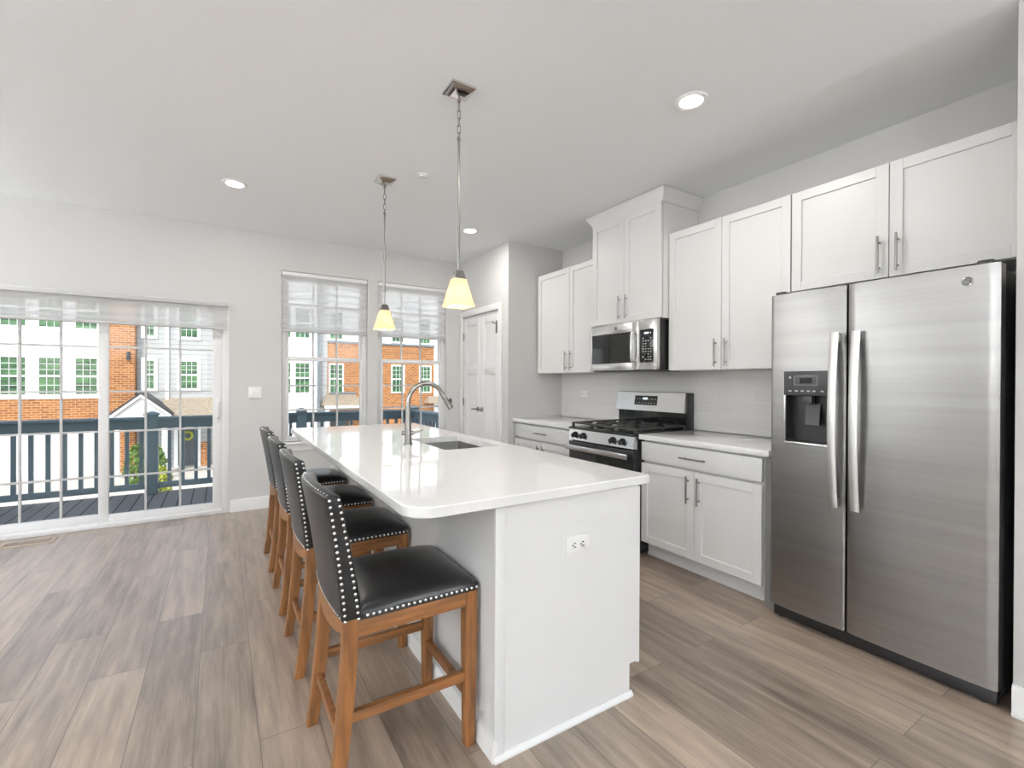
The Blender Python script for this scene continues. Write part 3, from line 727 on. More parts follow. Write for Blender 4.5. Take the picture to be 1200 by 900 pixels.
# ------------------------------------------------------------------ refrigerator
FX = 2.605
fr_ = thing('refrigerator', (3.0, .98, 0), 'stainless side-by-side refrigerator with an ice dispenser', 'refrigerator')
B().box(FX+.085, XW-.03, .535, 1.43, .03, 1.765, .006).build('case', P('fridge_case', (.03, .03, .031), .5), fr_)
B().box(FX+.04, FX+.09, .54, 1.43, .005, .068, .004).build('base_grille', M['black'], fr_)
def curved_door(y0, y1, z0, z1, hole=None):
    b = B()
    def xf(y):  # slightly bowed front
        u = (y-(y0+y1)/2)/((y1-y0)/2); return FX+.007*u*u+.006*max(0, abs(u)-.96)/.04
    def slab(ya, yb, za, zb, n, bev=True):
        ys = [ya+(yb-ya)*i/n for i in range(n+1)]
        poly = [(xf(y), y) for y in ys]+[(FX+.08, ys[-1]), (FX+.08, ys[0])]
        b.prism(poly, 'z', za, zb)
    if hole is None: slab(y0, y1, z0, z1, 28)
    else:
        ha, hb, hc, hd_ = hole
        slab(y0, ha, z0, z1, 10); slab(hb, y1, z0, z1, 14); slab(ha, hb, z0, hc, 10); slab(ha, hb, hd_, z1, 10)
    return b
DH = (1.142, 1.352, .985, 1.352)
dl = curved_door(1.068, 1.435, .075, 1.785, DH).build('freezer_door', M['steel'], fr_, 30)
dr_ = curved_door(.532, 1.058, .075, 1.785).build('fridge_door', M['steel'], fr_, 30)
def fhandle(y, parent):
    b = B(); rg = []
    n_ = 20; hw = .0185
    for i in range(n_+1):
        v = i/n_; z = .685+.868*v; x = FX-.030-.030*(1-(2*v-1)**2)
        rg.append([(x-.002, y-hw+.003, z), (x-.003, y, z), (x-.002, y+hw-.003, z), (x+.002, y+hw, z), (x+.014, y+hw-.003, z), (x+.014, y-hw+.003, z), (x+.002, y-hw, z)])
    b.loft(rg)
    o = b.build('handle', M['steelh'], parent, 50)
    for z in (.70, 1.515): B().box(FX-.026, FX+.004, y-.012, y+.012, z-.012, z+.03, .003).build('bracket', M['nickel'], o)
fhandle(1.104, dl); fhandle(1.012, dr_)
# water and ice dispenser in the freezer door
ya, yb, za, zb = DH
b = B(); q = .010
b.box(FX-.004, FX+.02, ya-q, ya+.002, za-q, zb+q, .003); b.box(FX-.004, FX+.02, yb-.002, yb+q, za-q, zb+q, .003); b.box(FX-.004, FX+.02, ya, yb, za-q-.004, za+.002, .003); 
b.build('dispenser_bezel', M['steel2'], dl)
b = B(); b.box(FX+.068, FX+.075, ya, yb, za, zb); b.box(FX+.004, FX+.075, ya, ya+.004, za, zb); b.box(FX+.004, FX+.075, yb-.004, yb, za, zb); b.box(FX-.002, FX+.07, ya, yb, za, za+.006)
b.build('dispenser_recess', M['black'], dl)
cp = B().box(FX-.008, FX+.05, ya-.006, yb+.006, 1.235, zb+.012, .004).build('dispenser_controls', M['dkgray'], dl)
B().box(FX-.0095, FX-.007, 1.215, 1.275, 1.300, 1.328).build('display', M['bglass'], cp)
b = B()
for y0_, y1_, z0_, z1_ in ((1.19, 1.302, 1.290, 1.2912), (1.19, 1.302, 1.3365, 1.3377), (1.19, 1.1912, 1.290, 1.3377), (1.3008, 1.302, 1.290, 1.3377)): b.box(FX-.0092, FX-.0075, y0_, y1_, z0_, z1_)
for y_ in (1.166, 1.205, 1.232, 1.262, 1.292, 1.324): b.box(FX-.0092, FX-.0075, y_-.007, y_+.007, 1.255, 1.262)
for y_ in (1.324,): b.cyl((FX-.0092, y_, 1.33), (FX-.0075, y_, 1.33), .006, n=10)
b.build('legend', M['legend'], cp)
b = B().box(FX+.015, FX+.05, 1.225, 1.275, 1.19, 1.24, .006).build('chute', M['dkgray'], dl)
b = B().loft([[(FX+.05, 1.20, 1.19), (FX+.05, 1.27, 1.19), (FX+.058, 1.27, 1.19), (FX+.058, 1.20, 1.19)], [(FX+.025, 1.195, 1.08), (FX+.025, 1.262, 1.08), (FX+.033, 1.262, 1.08), (FX+.033, 1.195, 1.08)]]).build('paddle', M['dkgray'], dl)
# round badge with a script-like monogram
bx_, by_, bz_ = FX+.0015, .628, 1.722
bd = B().cyl((bx_+.004, by_, bz_), (bx_-.002, by_, bz_), .019, n=28).build('badge', P('badge_gray', (.12, .12, .12), .3, .6), dr_)
b = B()
b.tube([(bx_-.0025, by_+.0165*math.cos(a), bz_+.0165*math.sin(a)) for a in [2*PI*i/28 for i in range(28)]], .0008, 6, closed=True)
def badge_curve(pts): b.tube([(bx_-.0025, by_-x, bz_+z) for x, z in pts], .0009, 6)
badge_curve([(-.001, .006), (-.005, .009), (-.010, .004), (-.010, -.004), (-.005, -.009), (-.001, -.003), (-.004, .001), (-.007, -.002)])
badge_curve([(.009, .006), (.005, .009), (.001, .005), (.005, .001), (.002, -.002), (.002, -.007), (.006, -.009), (.010, -.005)])
b.build('monogram', M['steel2'], bd)
for y in (.58, 1.395): B().box(FX+.02, FX+.12, y-.025, y+.025, 1.766, 1.805, .006).build('hinge_cap', M['dkgray'], fr_)
for y in (.58, 1.39): B().cyl((FX+.06, y, 0), (FX+.06, y, .03), .018, n=14).build('foot', M['black'], fr_)

# ------------------------------------------------------------------ gas range
RX, RY0, RY1 = 2.60, 2.442, 3.200
rg_ = thing('gas_range', (2.95, 2.82, 0), 'stainless and black gas range between the base cabinets', 'range')
B().box(RX+.04, XW-.03, RY0, RY1, .04, .895).build('body', M['black'], rg_)
B().box(RX+.06, XW-.05, RY0+.03, RY1-.03, 0, .05).build('plinth', M['black'], rg_)
od = B().box(RX, RX+.04, RY0+.004, RY1-.004, .19, .79, .004).build('oven_door', M['bglass'], rg_)
b = B().box(RX-.004, RX+.006, RY0+.006, RY1-.006, .72, .785, .003); b.build('door_trim', M['black'], od)
b = B(); rgs = []
hb = B().box(RX-.062, RX-.042, RY0+.02, RY1-.02, .722, .766, .006)
for y in (RY0+.06, RY1-.06): hb.box(RX-.045, RX+.002, y-.014, y+.014, .73, .76, .003)
hb.build('handle', M['steel2'], od)
dw = B().box(RX, RX+.04, RY0+.004, RY1-.004, .045, .182, .004).build('storage_drawer', M['steel'], rg_)
cpn = B().prism([(RX+.045, .798), (RX-.006, .802), (RX+.012, .893), (RX+.045, .893)], 'y', RY0+.002, RY1-.002).build('control_panel', M['steel2'], rg_)
for y in (3.115, 3.010, 2.660, 2.557):
    k = B().cyl((RX+.006, y, .848), (RX-.006, y, .846), .026, n=24).cyl((RX-.006, y, .846), (RX-.030, y, .841), .0215, .019, n=24)
    k.box(RX-.036, RX-.028, y-.004, y+.004, .822, .862, .0015)
    k.build('knob', M['black'], cpn)
B().box(RX-.004, XW-.03, RY0-.001, RY1+.001, .893, .914, .006).build('cooktop', P('cooktop_black', (.015, .017, .017), .18), rg_)
for bx_, by_ in ((2.80, 2.63), (2.80, 3.01), (3.08, 2.63), (3.08, 3.01), (2.94, 2.82)):
    B().lathe([(.055, .914), (.055, .920), (.040, .924), (.038, .934), (.030, .938), (0, .938)], (bx_, by_, 0)).build('burner', M['iron'], rg_)
gx0, gx1 = RX+.035, XW-.115
for i in range(3):
    ya_ = RY0+.018+i*.242; yb_ = ya_+.236; g_ = B(); zt = .952; r = .008
    for y in (ya_, yb_): g_.box(gx0, gx1, y-r, y+r, zt-.014, zt, .002)
    for x in (gx0, (gx0+gx1)/2, gx1): g_.box(x-r, x+r, ya_, yb_, zt-.014, zt, .002)
    for x in ((gx0*3+gx1)/4, (gx0+3*gx1)/4): g_.box(x-r, x+r, ya_, ya_+.085, zt-.014, zt+.003, .002).box(x-r, x+r, yb_-.085, yb_, zt-.014, zt+.003, .002)
    ym = (ya_+yb_)/2
    for xa, xb in ((gx0, gx0+.10), ((gx0+gx1)/2-.10, (gx0+gx1)/2+.10), (gx1-.10, gx1)): g_.box(xa, xb, ym-r, ym+r, zt-.014, zt+.003, .002)
    for x in (gx0, gx1):
        for y in (ya_, yb_): g_.box(x-.010, x+.010, y-.009, y+.009, .914, zt, .003)
    g_.build('grate', M['iron'], rg_)
bgx = 3.205
bgb = B().box(bgx+.012, XW-.013, RY0+.002, RY1+.012, .90, 1.215, .004).build('backguard', M['black'], rg_)
B().box(bgx+.002, bgx+.014, RY0+.012, RY1, .915, 1.055).build('splash_panel', M['bglass'], bgb)
B().prism([(bgx-.025, 1.050), (bgx+.02, 1.046), (bgx+.03, 1.213), (bgx+.004, 1.213)], 'y', RY0+.012, RY1+.014).build('console', M['steel2'], bgb)
def on_con(z): return bgx-.025+(z-1.05)/(1.213-1.05)*.029
def con_box(b, y0, y1, z0, z1, d):
    return b.loft([[(on_con(z0)-d, y0, z0), (on_con(z0)+.004, y0, z0), (on_con(z0)+.004, y1, z0), (on_con(z0)-d, y1, z0)], [(on_con(z1)-d, y0, z1), (on_con(z1)+.004, y0, z1), (on_con(z1)+.004, y1, z1), (on_con(z1)-d, y1, z1)]])
ds = con_box(B(), 2.735, 2.990, 1.100, 1.182, .002).build('display', M['bglass'], bgb)
b = B()
for y0_, y1_ in ((2.845, 2.858), (2.862, 2.875), (2.882, 2.895)): con_box(b, y0_, y1_, 1.148, 1.166, .003)
b.build('digits', M['display'], ds)
b = B()
for r_ in range(2):
    for c_ in range(7):
        if 2 < c_ < 5 and r_ == 1: continue
        con_box(b, 2.752+c_*.034, 2.766+c_*.034, 1.116+r_*.034, 1.121+r_*.034, .003)
b.build('legend', M['legend'], ds)

# ------------------------------------------------------------------ microwave
MX, MY0, MY1, MZ0, MZ1 = 2.85, 2.442, 3.205, 1.397, 1.797
mw = thing('microwave', (3.08, 2.82, MZ0), 'stainless over-the-range microwave below the tall cabinet', 'microwave')
B().box(MX+.035, XW-.003, MY0+.003, MY1-.003, MZ0, MZ1-.001, .003).build('case', M['black'], mw)
B().box(MX+.02, MX+.30, MY0+.03, MY1-.03, MZ0-.008, MZ0+.002).build('vent_grille', M['dkgray'], mw)
md = B()
wy0, wy1, wz0, wz1 = 2.705, 3.185, 1.462, 1.715
dy0 = 2.630
md.box(MX, MX+.035, wy1, MY1, MZ0+.004, MZ1, .003); md.box(MX, MX+.035, dy0+.001, wy0, MZ0+.004, MZ1, .003)
md.box(MX, MX+.035, wy0-.003, wy1+.003, MZ0+.004, wz0, .003); md.box(MX, MX+.035, wy0-.003, wy1+.003, wz1, MZ1, .003)
md = md.build('door', M['steel2'], mw)
B().box(MX+.006, MX+.03, wy0, wy1, wz0, wz1).build('window', M['bglass'], md)
hb = B().tube([(MX-.002, 2.672, 1.475), (MX-.03, 2.672, 1.478), (MX-.038, 2.672, 1.50), (MX-.040, 2.672, 1.59), (MX-.038, 2.672, 1.68), (MX-.03, 2.672, 1.702), (MX-.002, 2.672, 1.705)], .012, 12)
hb.build('handle', M['steel2'], md)
bd = B().cyl((MX+.002, 2.885, 1.757), (MX-.003, 2.885, 1.757), .016, n=24).build('badge', M['nickel'], md)
b = B(); b.tube([(MX-.0035, 2.885+.0125*math.cos(a), 1.757+.0125*math.sin(a)) for a in [2*PI*i/20 for i in range(20)]], .0008, 6, closed=True)
b.build('monogram', M['legend'], bd)
cpx = B().box(MX, MX+.035, MY0+.001, dy0-.001, MZ0+.004, MZ1, .003).build('control_side', M['steel2'], mw)
kp = B().box(MX-.002, MX+.005, 2.478, 2.618, 1.458, 1.722, .002).build('keypad', M['bglass'], cpx)
b = B().box(MX-.003, MX-.001, 2.525, 2.570, 1.685, 1.698); b.build('digits', M['display'], kp)
b = B()
for r_ in range(9):
    for c_ in range(4):
        if random.random() < .12: continue
        b.box(MX-.003, MX-.0015, 2.496+c_*.026, 2.508+c_*.026, 1.478+r_*.021, 1.485+r_*.021)
b.build('legend', M['legend'], kp)

# ------------------------------------------------------------------ ceiling fixtures
def pendant(x, y, label):
    t_ = thing('pendant_lamp', (x, y, H), label, 'pendant lamp', 'pendant lamps over the island')
    h_ = .066
    B().loft([[(x-h_, y-h_, H-.001), (x+h_, y-h_, H-.001), (x+h_, y+h_, H-.001), (x-h_, y+h_, H-.001)], [(x-h_, y-h_, H-.012), (x+h_, y-h_, H-.012), (x+h_, y+h_, H-.012), (x-h_, y+h_, H-.012)], [(x-.01, y-.01, H-.050), (x+.01, y-.01, H-.050), (x+.01, y+.01, H-.050), (x-.01, y+.01, H-.050)]]).build('canopy', M['chrome'], t_)
    c = B().cyl((x, y, H-.048), (x, y, H-.066), .009, n=12)
    z = H-.068; k = 0
    while z > 2.545:
        L = .046; pts = []
        for i in range(16):
            a = 2*PI*i/16; dx = .0085*math.sin(a); dz = (L/2-.008)*(1 if math.cos(a) > 0 else -1)+.008*math.cos(a)
            pts.append((x+(dx if k % 2 else 0), y+(0 if k % 2 else dx), z-L/2+dz))
        c.tube(pts, .0023, 6, closed=True); z -= L-.008; k += 1
    c.build('chain', M['nickel'], t_)
    B().cyl((x, y, z+.004), (x, y, 1.862), .0065, n=14).lathe([(.0, z+.012), (.009, z+.012), (.009, z-.006), (.0, z-.006)], (x, y, 0), 14).build('rod', M['nickel'], t_)
    def sq(h, zz): return [(x-h, y-h, zz), (x+h, y-h, zz), (x+h, y+h, zz), (x-h, y+h, zz)]
    B().loft([sq(.016, 1.872), sq(.020, 1.868), sq(.031, 1.824)]).build('cap', M['nickel'], t_)
    def rs_(h, zz): return [(x+px, y+py, zz) for px, py in rrect(-h, h, -h, h, *[.008]*4, n=3)]
    out = [rs_(.033, 1.826), rs_(.0345, 1.818), rs_(.060, 1.706), rs_(.064, 1.696), rs_(.065, 1.686)]
    inn = [rs_(.062, 1.686), rs_(.056, 1.706), rs_(.031, 1.815)]
    B().loft(out+inn, cap0=False, cap1=False).build('lamp_shade', M['shade'], t_)
    B().ball((x, y, 1.762), .016, (1, 1, 1.5)).build('bulb', M['bulb'], t_)
    l = bpy.data.lights.new('pendant_glow', 'POINT'); lo = bpy.data.objects.new('pendant_glow', l); COL.objects.link(lo)
    l.energy = PEND; l.color = (1, .78, .5); l.shadow_soft_size = .02; lo.location = (0, 0, 1.735-H); lo.parent = t_
pendant(1.036, 2.176, 'square-canopy pendant lamp with glowing glass shade hanging nearer the camera')
pendant(1.031, 3.435, 'square-canopy pendant lamp with glowing glass shade hanging nearer the windows')
def downlight(x, y, label):
    t_ = thing('recessed_light', (x, y, H), label, 'ceiling light', 'recessed ceiling lights')
    B().lathe([(.085, H-.0005), (.085, H-.006), (.078, H-.010), (.060, H-.006), (.058, H-.0005)], (x, y, 0), 32).build('trim_ring', M['plate'], t_)
    B().cyl((x, y, H-.0075), (x, y, H-.0008), .059, n=32).build('lens', M['downlens'], t_)
    l = bpy.data.lights.new('downlight_beam', 'AREA'); lo = bpy.data.objects.new('downlight_beam', l); COL.objects.link(lo)
    l.shape = 'DISK'; l.size = .11; l.energy = DOWNL; l.color = (1, .96, .91); lo.location = (0, 0, -.012); lo.parent = t_
downlight(2.121, 1.598, 'round recessed ceiling light in front of the refrigerator wall cabinets')
downlight(.088, 4.127, 'round recessed ceiling light above the floor near the sliding door')
downlight(2.097, 4.138, 'round recessed ceiling light close to the pantry corner')
downlight(.088, 1.598, 'round recessed ceiling light overhead to the left of the island')
for x, y in ((-2.2, 4.1), (-2.2, 1.6)):
    downlight(x, y, 'round recessed ceiling light over the living area, out of the picture')
t_ = thing('sprinkler_cover', (1.246, 3.213, H), 'small white disc on the ceiling between the pendant lamps', 'sprinkler cover')
B().lathe([(.042, H-.0005), (.042, H-.004), (.036, H-.006), (0, H-.006)], (1.246, 3.213, 0)).build('escutcheon', M['plate'], t_)
B().lathe([(.030, H-.006), (.030, H-.014), (.026, H-.016), (0, H-.016)], (1.246, 3.213, 0)).build('cover_disc', M['plate'], t_)

def fill_uplighter(x, y, k, label):  # added lamps, out of view, to brighten the ceiling and room
    t_ = thing('fill_lamp', (x, y, 0), label, 'added fill lamp', 'added fill uplighters')
    B().lathe([(.14, 0), (.14, .015), (.03, .03), (0, .03)], (x, y, 0)).build('base', M['nickel'], t_)
    B().cyl((x, y, .02), (x, y, 1.72), .012, n=14).build('pole', M['nickel'], t_)
    B().lathe([(.02, 1.70), (.06, 1.715), (.17, 1.80), (.175, 1.80), (.165, 1.79), (.05, 1.722), (0, 1.72)], (x, y, 0)).build('lamp_shade', M['plate'], t_)
    B().cyl((x, y, 1.722), (x, y, 1.75), .05, n=20).build('bulb', M['downlens'], t_)
    l = bpy.data.lights.new('uplight_fill', 'AREA'); lo = bpy.data.objects.new('uplight_fill', l); COL.objects.link(lo)
    l.shape = 'DISK'; l.size = .22; l.energy = FILL_UP*k; l.color = (.91, .955, 1); lo.location = (0, 0, 1.80); lo.rotation_euler = (PI, 0, 0); lo.parent = t_
fill_uplighter(-4.1, -.5, 1.2, 'slim added fill uplighter by the left wall behind the camera')
fill_uplighter(-2.6, -3.5, 1.2, 'slim added fill uplighter between the street windows behind the camera')
fill_uplighter(2.85, -3.5, .9, 'slim added fill uplighter in the right corner behind the camera')
fill_uplighter(-4.1, 4.85, .5, 'slim added fill uplighter in the far left corner beyond the sliding door')

# ------------------------------------------------------------------ outside: deck and railing
struct('deck', B().box(-4.6, 2.90, YO+.002, 7.68, -.21, -.17), M['deck'])
GZ = -3.25
struct('ground', B().box(-40, 40, YO+.02, 60, GZ-.2, GZ), M['concrete'])
RYY = 7.6
rl = thing('deck_railing', (-.9, RYY, -.17), 'slate blue deck railing running along the outer edge of the deck', 'railing', 'slate blue deck railings')
B().box(-4.6, 2.85, RYY-.022, RYY+.022, .675, .79, .003).build('top_rail', M['slate'], rl)
B().box(-4.6, 2.85, RYY-.07, RYY+.07, .79, .825, .005).build('rail_cap', M['slate'], rl)
B().box(-4.6, 2.85, RYY-.022, RYY+.022, -.105, -.03, .003).build('bottom_rail', M['slate'], rl)
posts = (-2.56, -.758, 1.03, 2.78)
for px in posts:
    o = B().box(px-.068, px+.068, RYY-.068, RYY+.068, -.17, .85, .004).build('post', M['slate'], rl)
    B().loft([[(px-.08, RYY-.08, .85), (px+.08, RYY-.08, .85), (px+.08, RYY+.08, .85), (px-.08, RYY+.08, .85)], [(px-.08, RYY-.08, .868), (px+.08, RYY-.08, .868), (px+.08, RYY+.08, .868), (px-.08, RYY+.08, .868)], [(px-.02, RYY-.02, .895), (px+.02, RYY-.02, .895), (px+.02, RYY+.02, .895), (px-.02, RYY+.02, .895)]]).build('post_cap', M['slate'], o)
x = -4.5
while x < 2.7:
    if min(abs(x-p_) for p_ in posts) > .09: B().box(x-.02, x+.02, RYY-.02, RYY+.02, -.03, .675).build('baluster', M['slate'], rl)
    x += .1455
rl2 = thing('deck_railing', (2.78, 6.6, -.17), 'short slate blue deck railing returning to the house beyond the window', 'railing', 'slate blue deck railings')
B().box(2.758, 2.802, YO+.02, RYY-.07, .675, .79, .003).build('top_rail', M['slate'], rl2)
B().box(2.71, 2.85, YO+.02, RYY-.08, .79, .825, .005).build('rail_cap', M['slate'], rl2)
B().box(2.758, 2.802, YO+.02, RYY-.07, -.105, -.03, .003).build('bottom_rail', M['slate'], rl2)
y = RYY-.17
while y > YO+.1:
    B().box(2.76, 2.80, y-.02, y+.02, -.03, .675).build('baluster', M['slate'], rl2); y -= .1455

# ------------------------------------------------------------------ outside: townhouses across the driveway
FY = 30.0
def hwin(parent, x0, x1, z0, z1, y=FY, fw=.09, cols=3):
    f = B(); ya, yb = y-.06, y+.02
    f.box(x0-fw, x0, ya, yb, z0-fw, z1+fw); f.box(x1, x1+fw, ya, yb, z0-fw, z1+fw); f.box(x0, x1, ya, yb, z0-fw, z0); f.box(x0, x1, ya, yb, z1, z1+fw)
    zm = (z0+z1)/2; f.box(x0, x1, ya, yb, zm-.045, zm+.045)
    for i in range(1, cols):
        x = x0+(x1-x0)*i/cols; f.box(x-.009, x+.009, y-.04, yb, z0, z1)
    for z in (zm+(z1-zm)/3+.02, zm+2*(z1-zm)/3+.01, zm-(zm-z0)/2): f.box(x0, x1, y-.04, yb, z-.009, z+.009)
    f = f.build('window_frame', M['hwhite'], parent)
    B().box(x0, x1, y-.03, y-.02, z0, z1).build('pane', M['hpane'], f)
# white-and-brick unit with garage doors
ha = thing('townhouse', (-10, FY, GZ), 'white panelled townhouse with a brick band above its garage doors', 'townhouse', 'townhouses across the driveway')
B().box(-22, -4.7, FY, FY+6, .41, 8.5).build('upper_wall', M['hwhite'], ha)
B().box(-22, -4.7, FY-.12, FY+6, -.72, .41).build('brick_band', M['brick'], ha)
b = B().box(-22, -21.2, FY-.12, FY+1, GZ, -.72)
for x in (-16.2, -10.9): b.box(x, x+.6, FY-.12, FY+1, GZ, -.72)
b.box(-5.2, -4.7, FY-.12, FY+1, GZ, -.72); b.build('brick_pier', M['brick'], ha)
for x0, x1 in ((-21.2, -16.2), (-15.6, -10.9), (-10.3, -5.2)): B().box(x0, x1, FY+.05, FY+.15, GZ, -.72).build('garage_door', M['garage'], ha)
b = B().box(-22, -4.7, FY-.16, FY, .41, .50); b.box(-22, -4.7, FY-.05, FY, 2.78, 2.88)
for x0, x1 in ((-8.5, -7.5), (-7.25, -6.28), (-5.98, -5.0)):
    b.box(x0, x1, FY-.035, FY, 3.52, 3.58); b.box(x0, x1, FY-.035, FY, 2.88, 2.94); b.box(x0, x0+.05, FY-.034, FY, 2.94, 3.52); b.box(x1-.05, x1, FY-.034, FY, 2.94, 3.52)
b.build('trim_band', M['hwhite'], ha)
for x0, x1 in ((-8.40, -7.60), (-7.15, -6.38), (-5.88, -5.11), (-9.9, -9.1), (-11.6, -10.8)):
    hwin(ha, x0, x1, .62, 2.33); hwin(ha, x0, x1, 3.78, 5.5)
B().box(-4.699, -3.61, FY-.5, FY+6, GZ, 8.5).build('brick_column', M['brick'], ha)
wl = B().box(-3.93, -3.79, FY-.62, FY-.5, 2.62, 2.70, .01).cyl((-3.86, FY-.6, 2.30), (-3.86, FY-.6, 2.64), .07, n=14).build('wall_lantern', M['black'], ha)
# gray siding unit with the gabled porch
hb_ = thing('townhouse', (-.5, FY, GZ), 'gray lap-sided townhouse with a small gabled porch and dark door', 'townhouse', 'townhouses across the driveway')
B().box(-3.59, 1.99, FY, FY+6, GZ, 8.5).build('siding_wall', M['siding'], hb_)
for x0, x1 in ((-3.27, -2.91), (-1.776, -1.066), (.25, .96)):
    hwin(hb_, x0, x1, .88, 2.30, fw=.16, cols=3 if x1-x0 > .5 else 2); hwin(hb_, x0, x1, 3.60, 5.1, fw=.16, cols=3 if x1-x0 > .5 else 2)
B().box(-2.42, -2.28, FY-.12, FY, .3, 8.4).build('downspout', M['hwhite'], hb_)
B().loft([[(-2.5, FY-1.5, -.48), (2.0, FY-1.5, -.48), (2.0, FY, .38), (-2.5, FY, .38)], [(-2.5, FY-1.5, -.62), (2.0, FY-1.5, -.62), (2.0, FY, .2), (-2.5, FY, .2)]]).build('porch_roof', M['asph'], hb_)
B().box(-2.5, 2.0, FY-1.52, FY-1.42, -.74, -.52).build('fascia', M['hwhite'], hb_)
gx, gy = -3.20, FY-2.0
gb = B().prism([(gx-1.0, -.42), (gx+1.0, -.42), (gx, .47)], 'y', gy, gy+.1).build('gable', M['hgray'], hb_)
for s_ in (-1, 1):
    B().prism([(gx, .50), (gx+s_*1.16, -.53), (gx+s_*1.16, -.36), (gx, .64)], 'y', gy-.10, gy+.02).build('rake_board', M['hwhite'], gb)
    B().prism([(gx, .645), (gx+s_*1.20, -.375), (gx+s_*1.20, -.30), (gx, .73)], 'y', gy-.14, FY-.01).build('gable_roof', M['dksh'], hb_)
B().box(gx-1.05, gx+1.05, gy, gy+.16, -.66, -.42).build('porch_beam', M['hwhite'], hb_)
for x in (gx-.92, gx+.92): B().box(x-.12, x+.12, gy, gy+.24, GZ, -.66).build('porch_post', M['hwhite'], hb_)
dd = B().box(-1.89, -1.06, FY-.08, FY, GZ+.06, -1.22).build('front_door', M['hdoor'], hb_)
b = B()
for x0, x1 in ((-1.78, -1.52), (-1.43, -1.17)):
    for z0, z1 in ((-3.0, -2.35), (-2.2, -1.4)): b.box(x0, x1, FY-.095, FY-.075, z0, z1, .006)
b.build('door_panel', M['hdoor'], dd)
b = B().tube([(-1.475+.2*math.cos(a), FY-.13, -1.62+.2*math.sin(a)) for a in [2*PI*i/18 for i in range(18)]], .06, 8, closed=True)
b.build('wreath', M['bushy'], dd)
b = B().box(-2.06, -1.89, FY-.12, FY, GZ, -1.05).box(-1.06, -.90, FY-.12, FY, GZ, -1.05).box(-1.89, -1.06, FY-.12, FY, -1.22, -1.05); b.build('door_casing', M['hwhite'], hb_)
B().box(-.88, -.45, FY-.25, FY, GZ, -2.0).build('brick_pier', M['brick'], hb_)
B().box(-2.3, -2.12, FY-1.5, FY-1.32, GZ, -.72).build('porch_post', M['hwhite'], hb_)
# brick unit with the white bay
hc = thing('townhouse', (8, FY, GZ), 'orange brick townhouse with a white bay and white upper storey', 'townhouse', 'townhouses across the driveway')
B().box(2.0, 4.84, FY-.5, FY+6, GZ, 8.5).build('white_bay', M['hwhite'], hc)
B().box(4.84, 5.02, FY-.45, FY+.5, GZ, 8.5).build('corner_board', M['hdark'], hc)
B().box(5.02, 5.5, FY-.05, FY+6, GZ, 8.5).build('siding_wall', M['siding'], hc)
B().box(5.5, 12.45, FY, FY+6, GZ, 3.68).build('brick_wall', M['brick'], hc)
B().box(5.5, 12.45, FY+.06, FY+6, 3.68, 8.5).build('upper_wall', M['hwhite'], hc)
B().box(5.48, 12.47, FY-.06, FY+.1, 3.64, 3.76).build('trim_band', M['hdark'], hc)
B().box(12.45, 12.78, FY-.06, FY+6, GZ, 8.5).build('corner_board', M['hwhite'], hc)
B().box(12.78, 24, FY+.3, FY+6, GZ, 8.5).build('siding_wall', M['siding'], hc)
b = B().box(2.0, 4.84, FY-.54, FY-.5, .32, .38); b.box(2.0, 4.84, FY-.54, FY-.5, 2.86, 2.92); b.build('trim_band', M['hwhite'], hc)
for x0, x1 in ((2.66, 3.40), (3.67, 4.40)):
    hwin(hc, x0, x1, .62, 2.33, FY-.5); hwin(hc, x0, x1, 3.82, 5.5, FY-.5)
for x0, x1 in ((5.68, 6.38), (9.54, 10.27), (11.46, 12.15)):
    hwin(hc, x0, x1, .60, 2.28); hwin(hc, x0, x1, 3.90, 5.5, FY+.06)
def hip(x0, x1, zt, zb, d):
    return B().loft([[(x0, FY-d, zb), (x1, FY-d, zb), (x1, FY, zb), (x0, FY, zb)], [(x0+.35, FY-.05, zt), (x1-.35, FY-.05, zt), (x1-.35, FY, zt), (x0+.35, FY, zt)]])
hip(5.1, 7.5, .48, -.15, 1.3).build('porch_roof', M['asph'], hc)
hip(11.7, 13.6, .30, -.15, 1.0).build('porch_roof', M['asph'], hc)
B().box(5.6, 7.2, FY-.08, FY, .50, .62).build('flashing', M['hdark'], hc)
b = B().box(5.15, 7.45, FY-1.28, FY-1.15, -.34, -.15); b.build('fascia', M['hwhite'], hc)
for x in (5.3, 7.3): B().box(x-.1, x+.1, FY-1.28, FY-1.08, GZ, -.34).build('porch_post', M['hwhite'], hc)
B().box(5.9, 6.75, FY-.06, FY, GZ+.05, -1.2).build('front_door', M['hdoor'], hc)

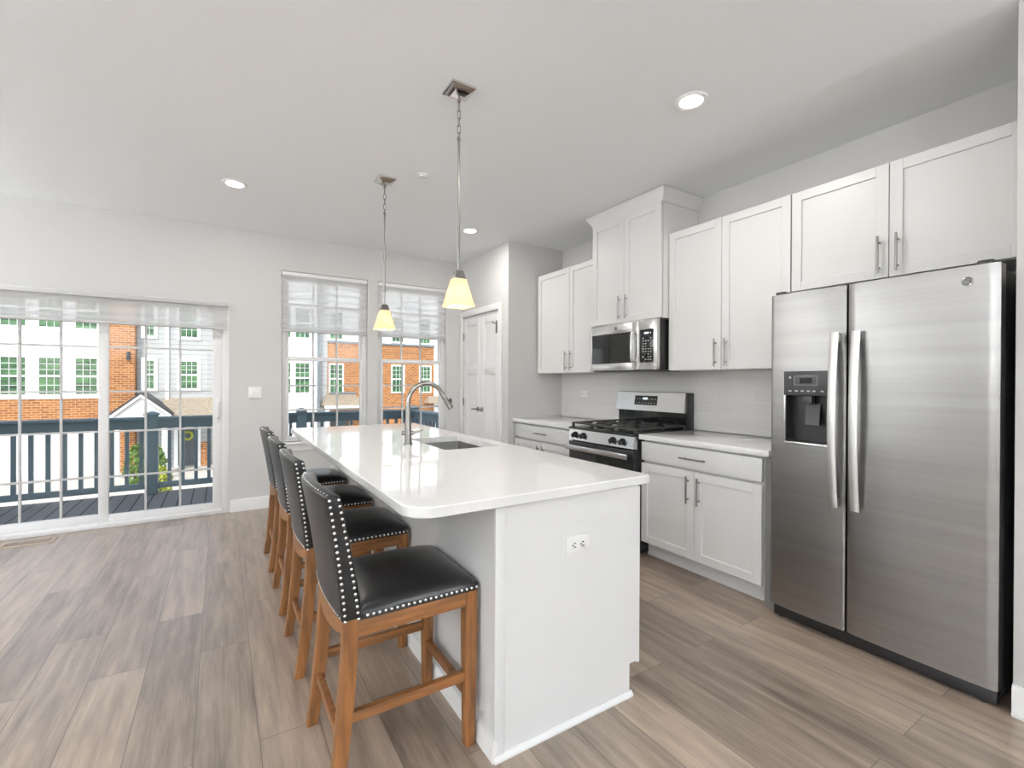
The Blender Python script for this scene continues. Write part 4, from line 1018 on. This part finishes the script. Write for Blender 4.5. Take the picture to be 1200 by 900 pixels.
# shrubs and grass by the porch
def shrub(x, y, h, r, mat, label):
    t_ = thing('shrub', (x, y, GZ), label, 'shrub', 'shrubs by the townhouse porch')
    b = B()
    for i in range(520):
        u, v = random.random()*2*PI, random.random()
        rr = r*(.35+.65*random.random()**.5)*math.sin(PI*min(.97, .12+.86*v))**.6
        p_ = Vector((x+rr*math.cos(u), y+rr*math.sin(u), GZ+h*(.06+.94*v)))
        n = Vector((random.uniform(-1, 1), random.uniform(-1, 1), random.uniform(-.2, 1))).normalized(); a = n.orthogonal().normalized(); c = n.cross(a); s_ = random.uniform(.05, .1)
        b.bm.faces.new([b.bm.verts.new(p_+a*s_*1.5), b.bm.verts.new(p_+c*s_*.7), b.bm.verts.new(p_-a*s_*1.5), b.bm.verts.new(p_-c*s_*.7)])
    b.build('foliage', mat, t_)
    s = B()
    for k in range(4):
        a = k*1.6; s.tube([(x, y, GZ), (x+.1*r*math.cos(a), y+.1*r*math.sin(a), GZ+h*.3), (x+.4*r*math.cos(a), y+.4*r*math.sin(a), GZ+h*.7)], [.03, .02, .01], 6)
    s.build('stem', M['bark'], t_)
shrub(-3.05, 25.2, 1.75, .42, M['bush'], 'tall green shrub beside the gabled porch, left of the railing post')
shrub(-2.0, 22.6, 1.15, .42, M['bushy'], 'low yellow-green shrub seen just right of the railing post')
shrub(-2.45, 26.5, 1.5, .35, M['bush'], 'green shrub by the porch posts behind the yellow-green shrub')
def lawn_patch(name, x0, x1, y0, y1, label):
    b = B()
    b.box(x0, x1, y0, y1, GZ, GZ+.03)
    for i in range(2600):
        x, y = random.uniform(x0, x1), random.uniform(y0, y1); h = random.uniform(.08, .22); a = random.uniform(0, PI)
        dx, dy = .02*math.cos(a), .02*math.sin(a); lx, ly = random.uniform(-.05, .05), random.uniform(-.05, .05)
        b.bm.faces.new([b.bm.verts.new((x-dx, y-dy, GZ+.02)), b.bm.verts.new((x+dx, y+dy, GZ+.02)), b.bm.verts.new((x+lx, y+ly, GZ+h))])
    return tag(b.build(name, M['lawn']), label, 'grass', kind='stuff')
lawn_patch('lawn_grass', -4.6, 2.2, 18.0, 20.6, 'strip of green grass in front of the gabled porch beyond the railing')
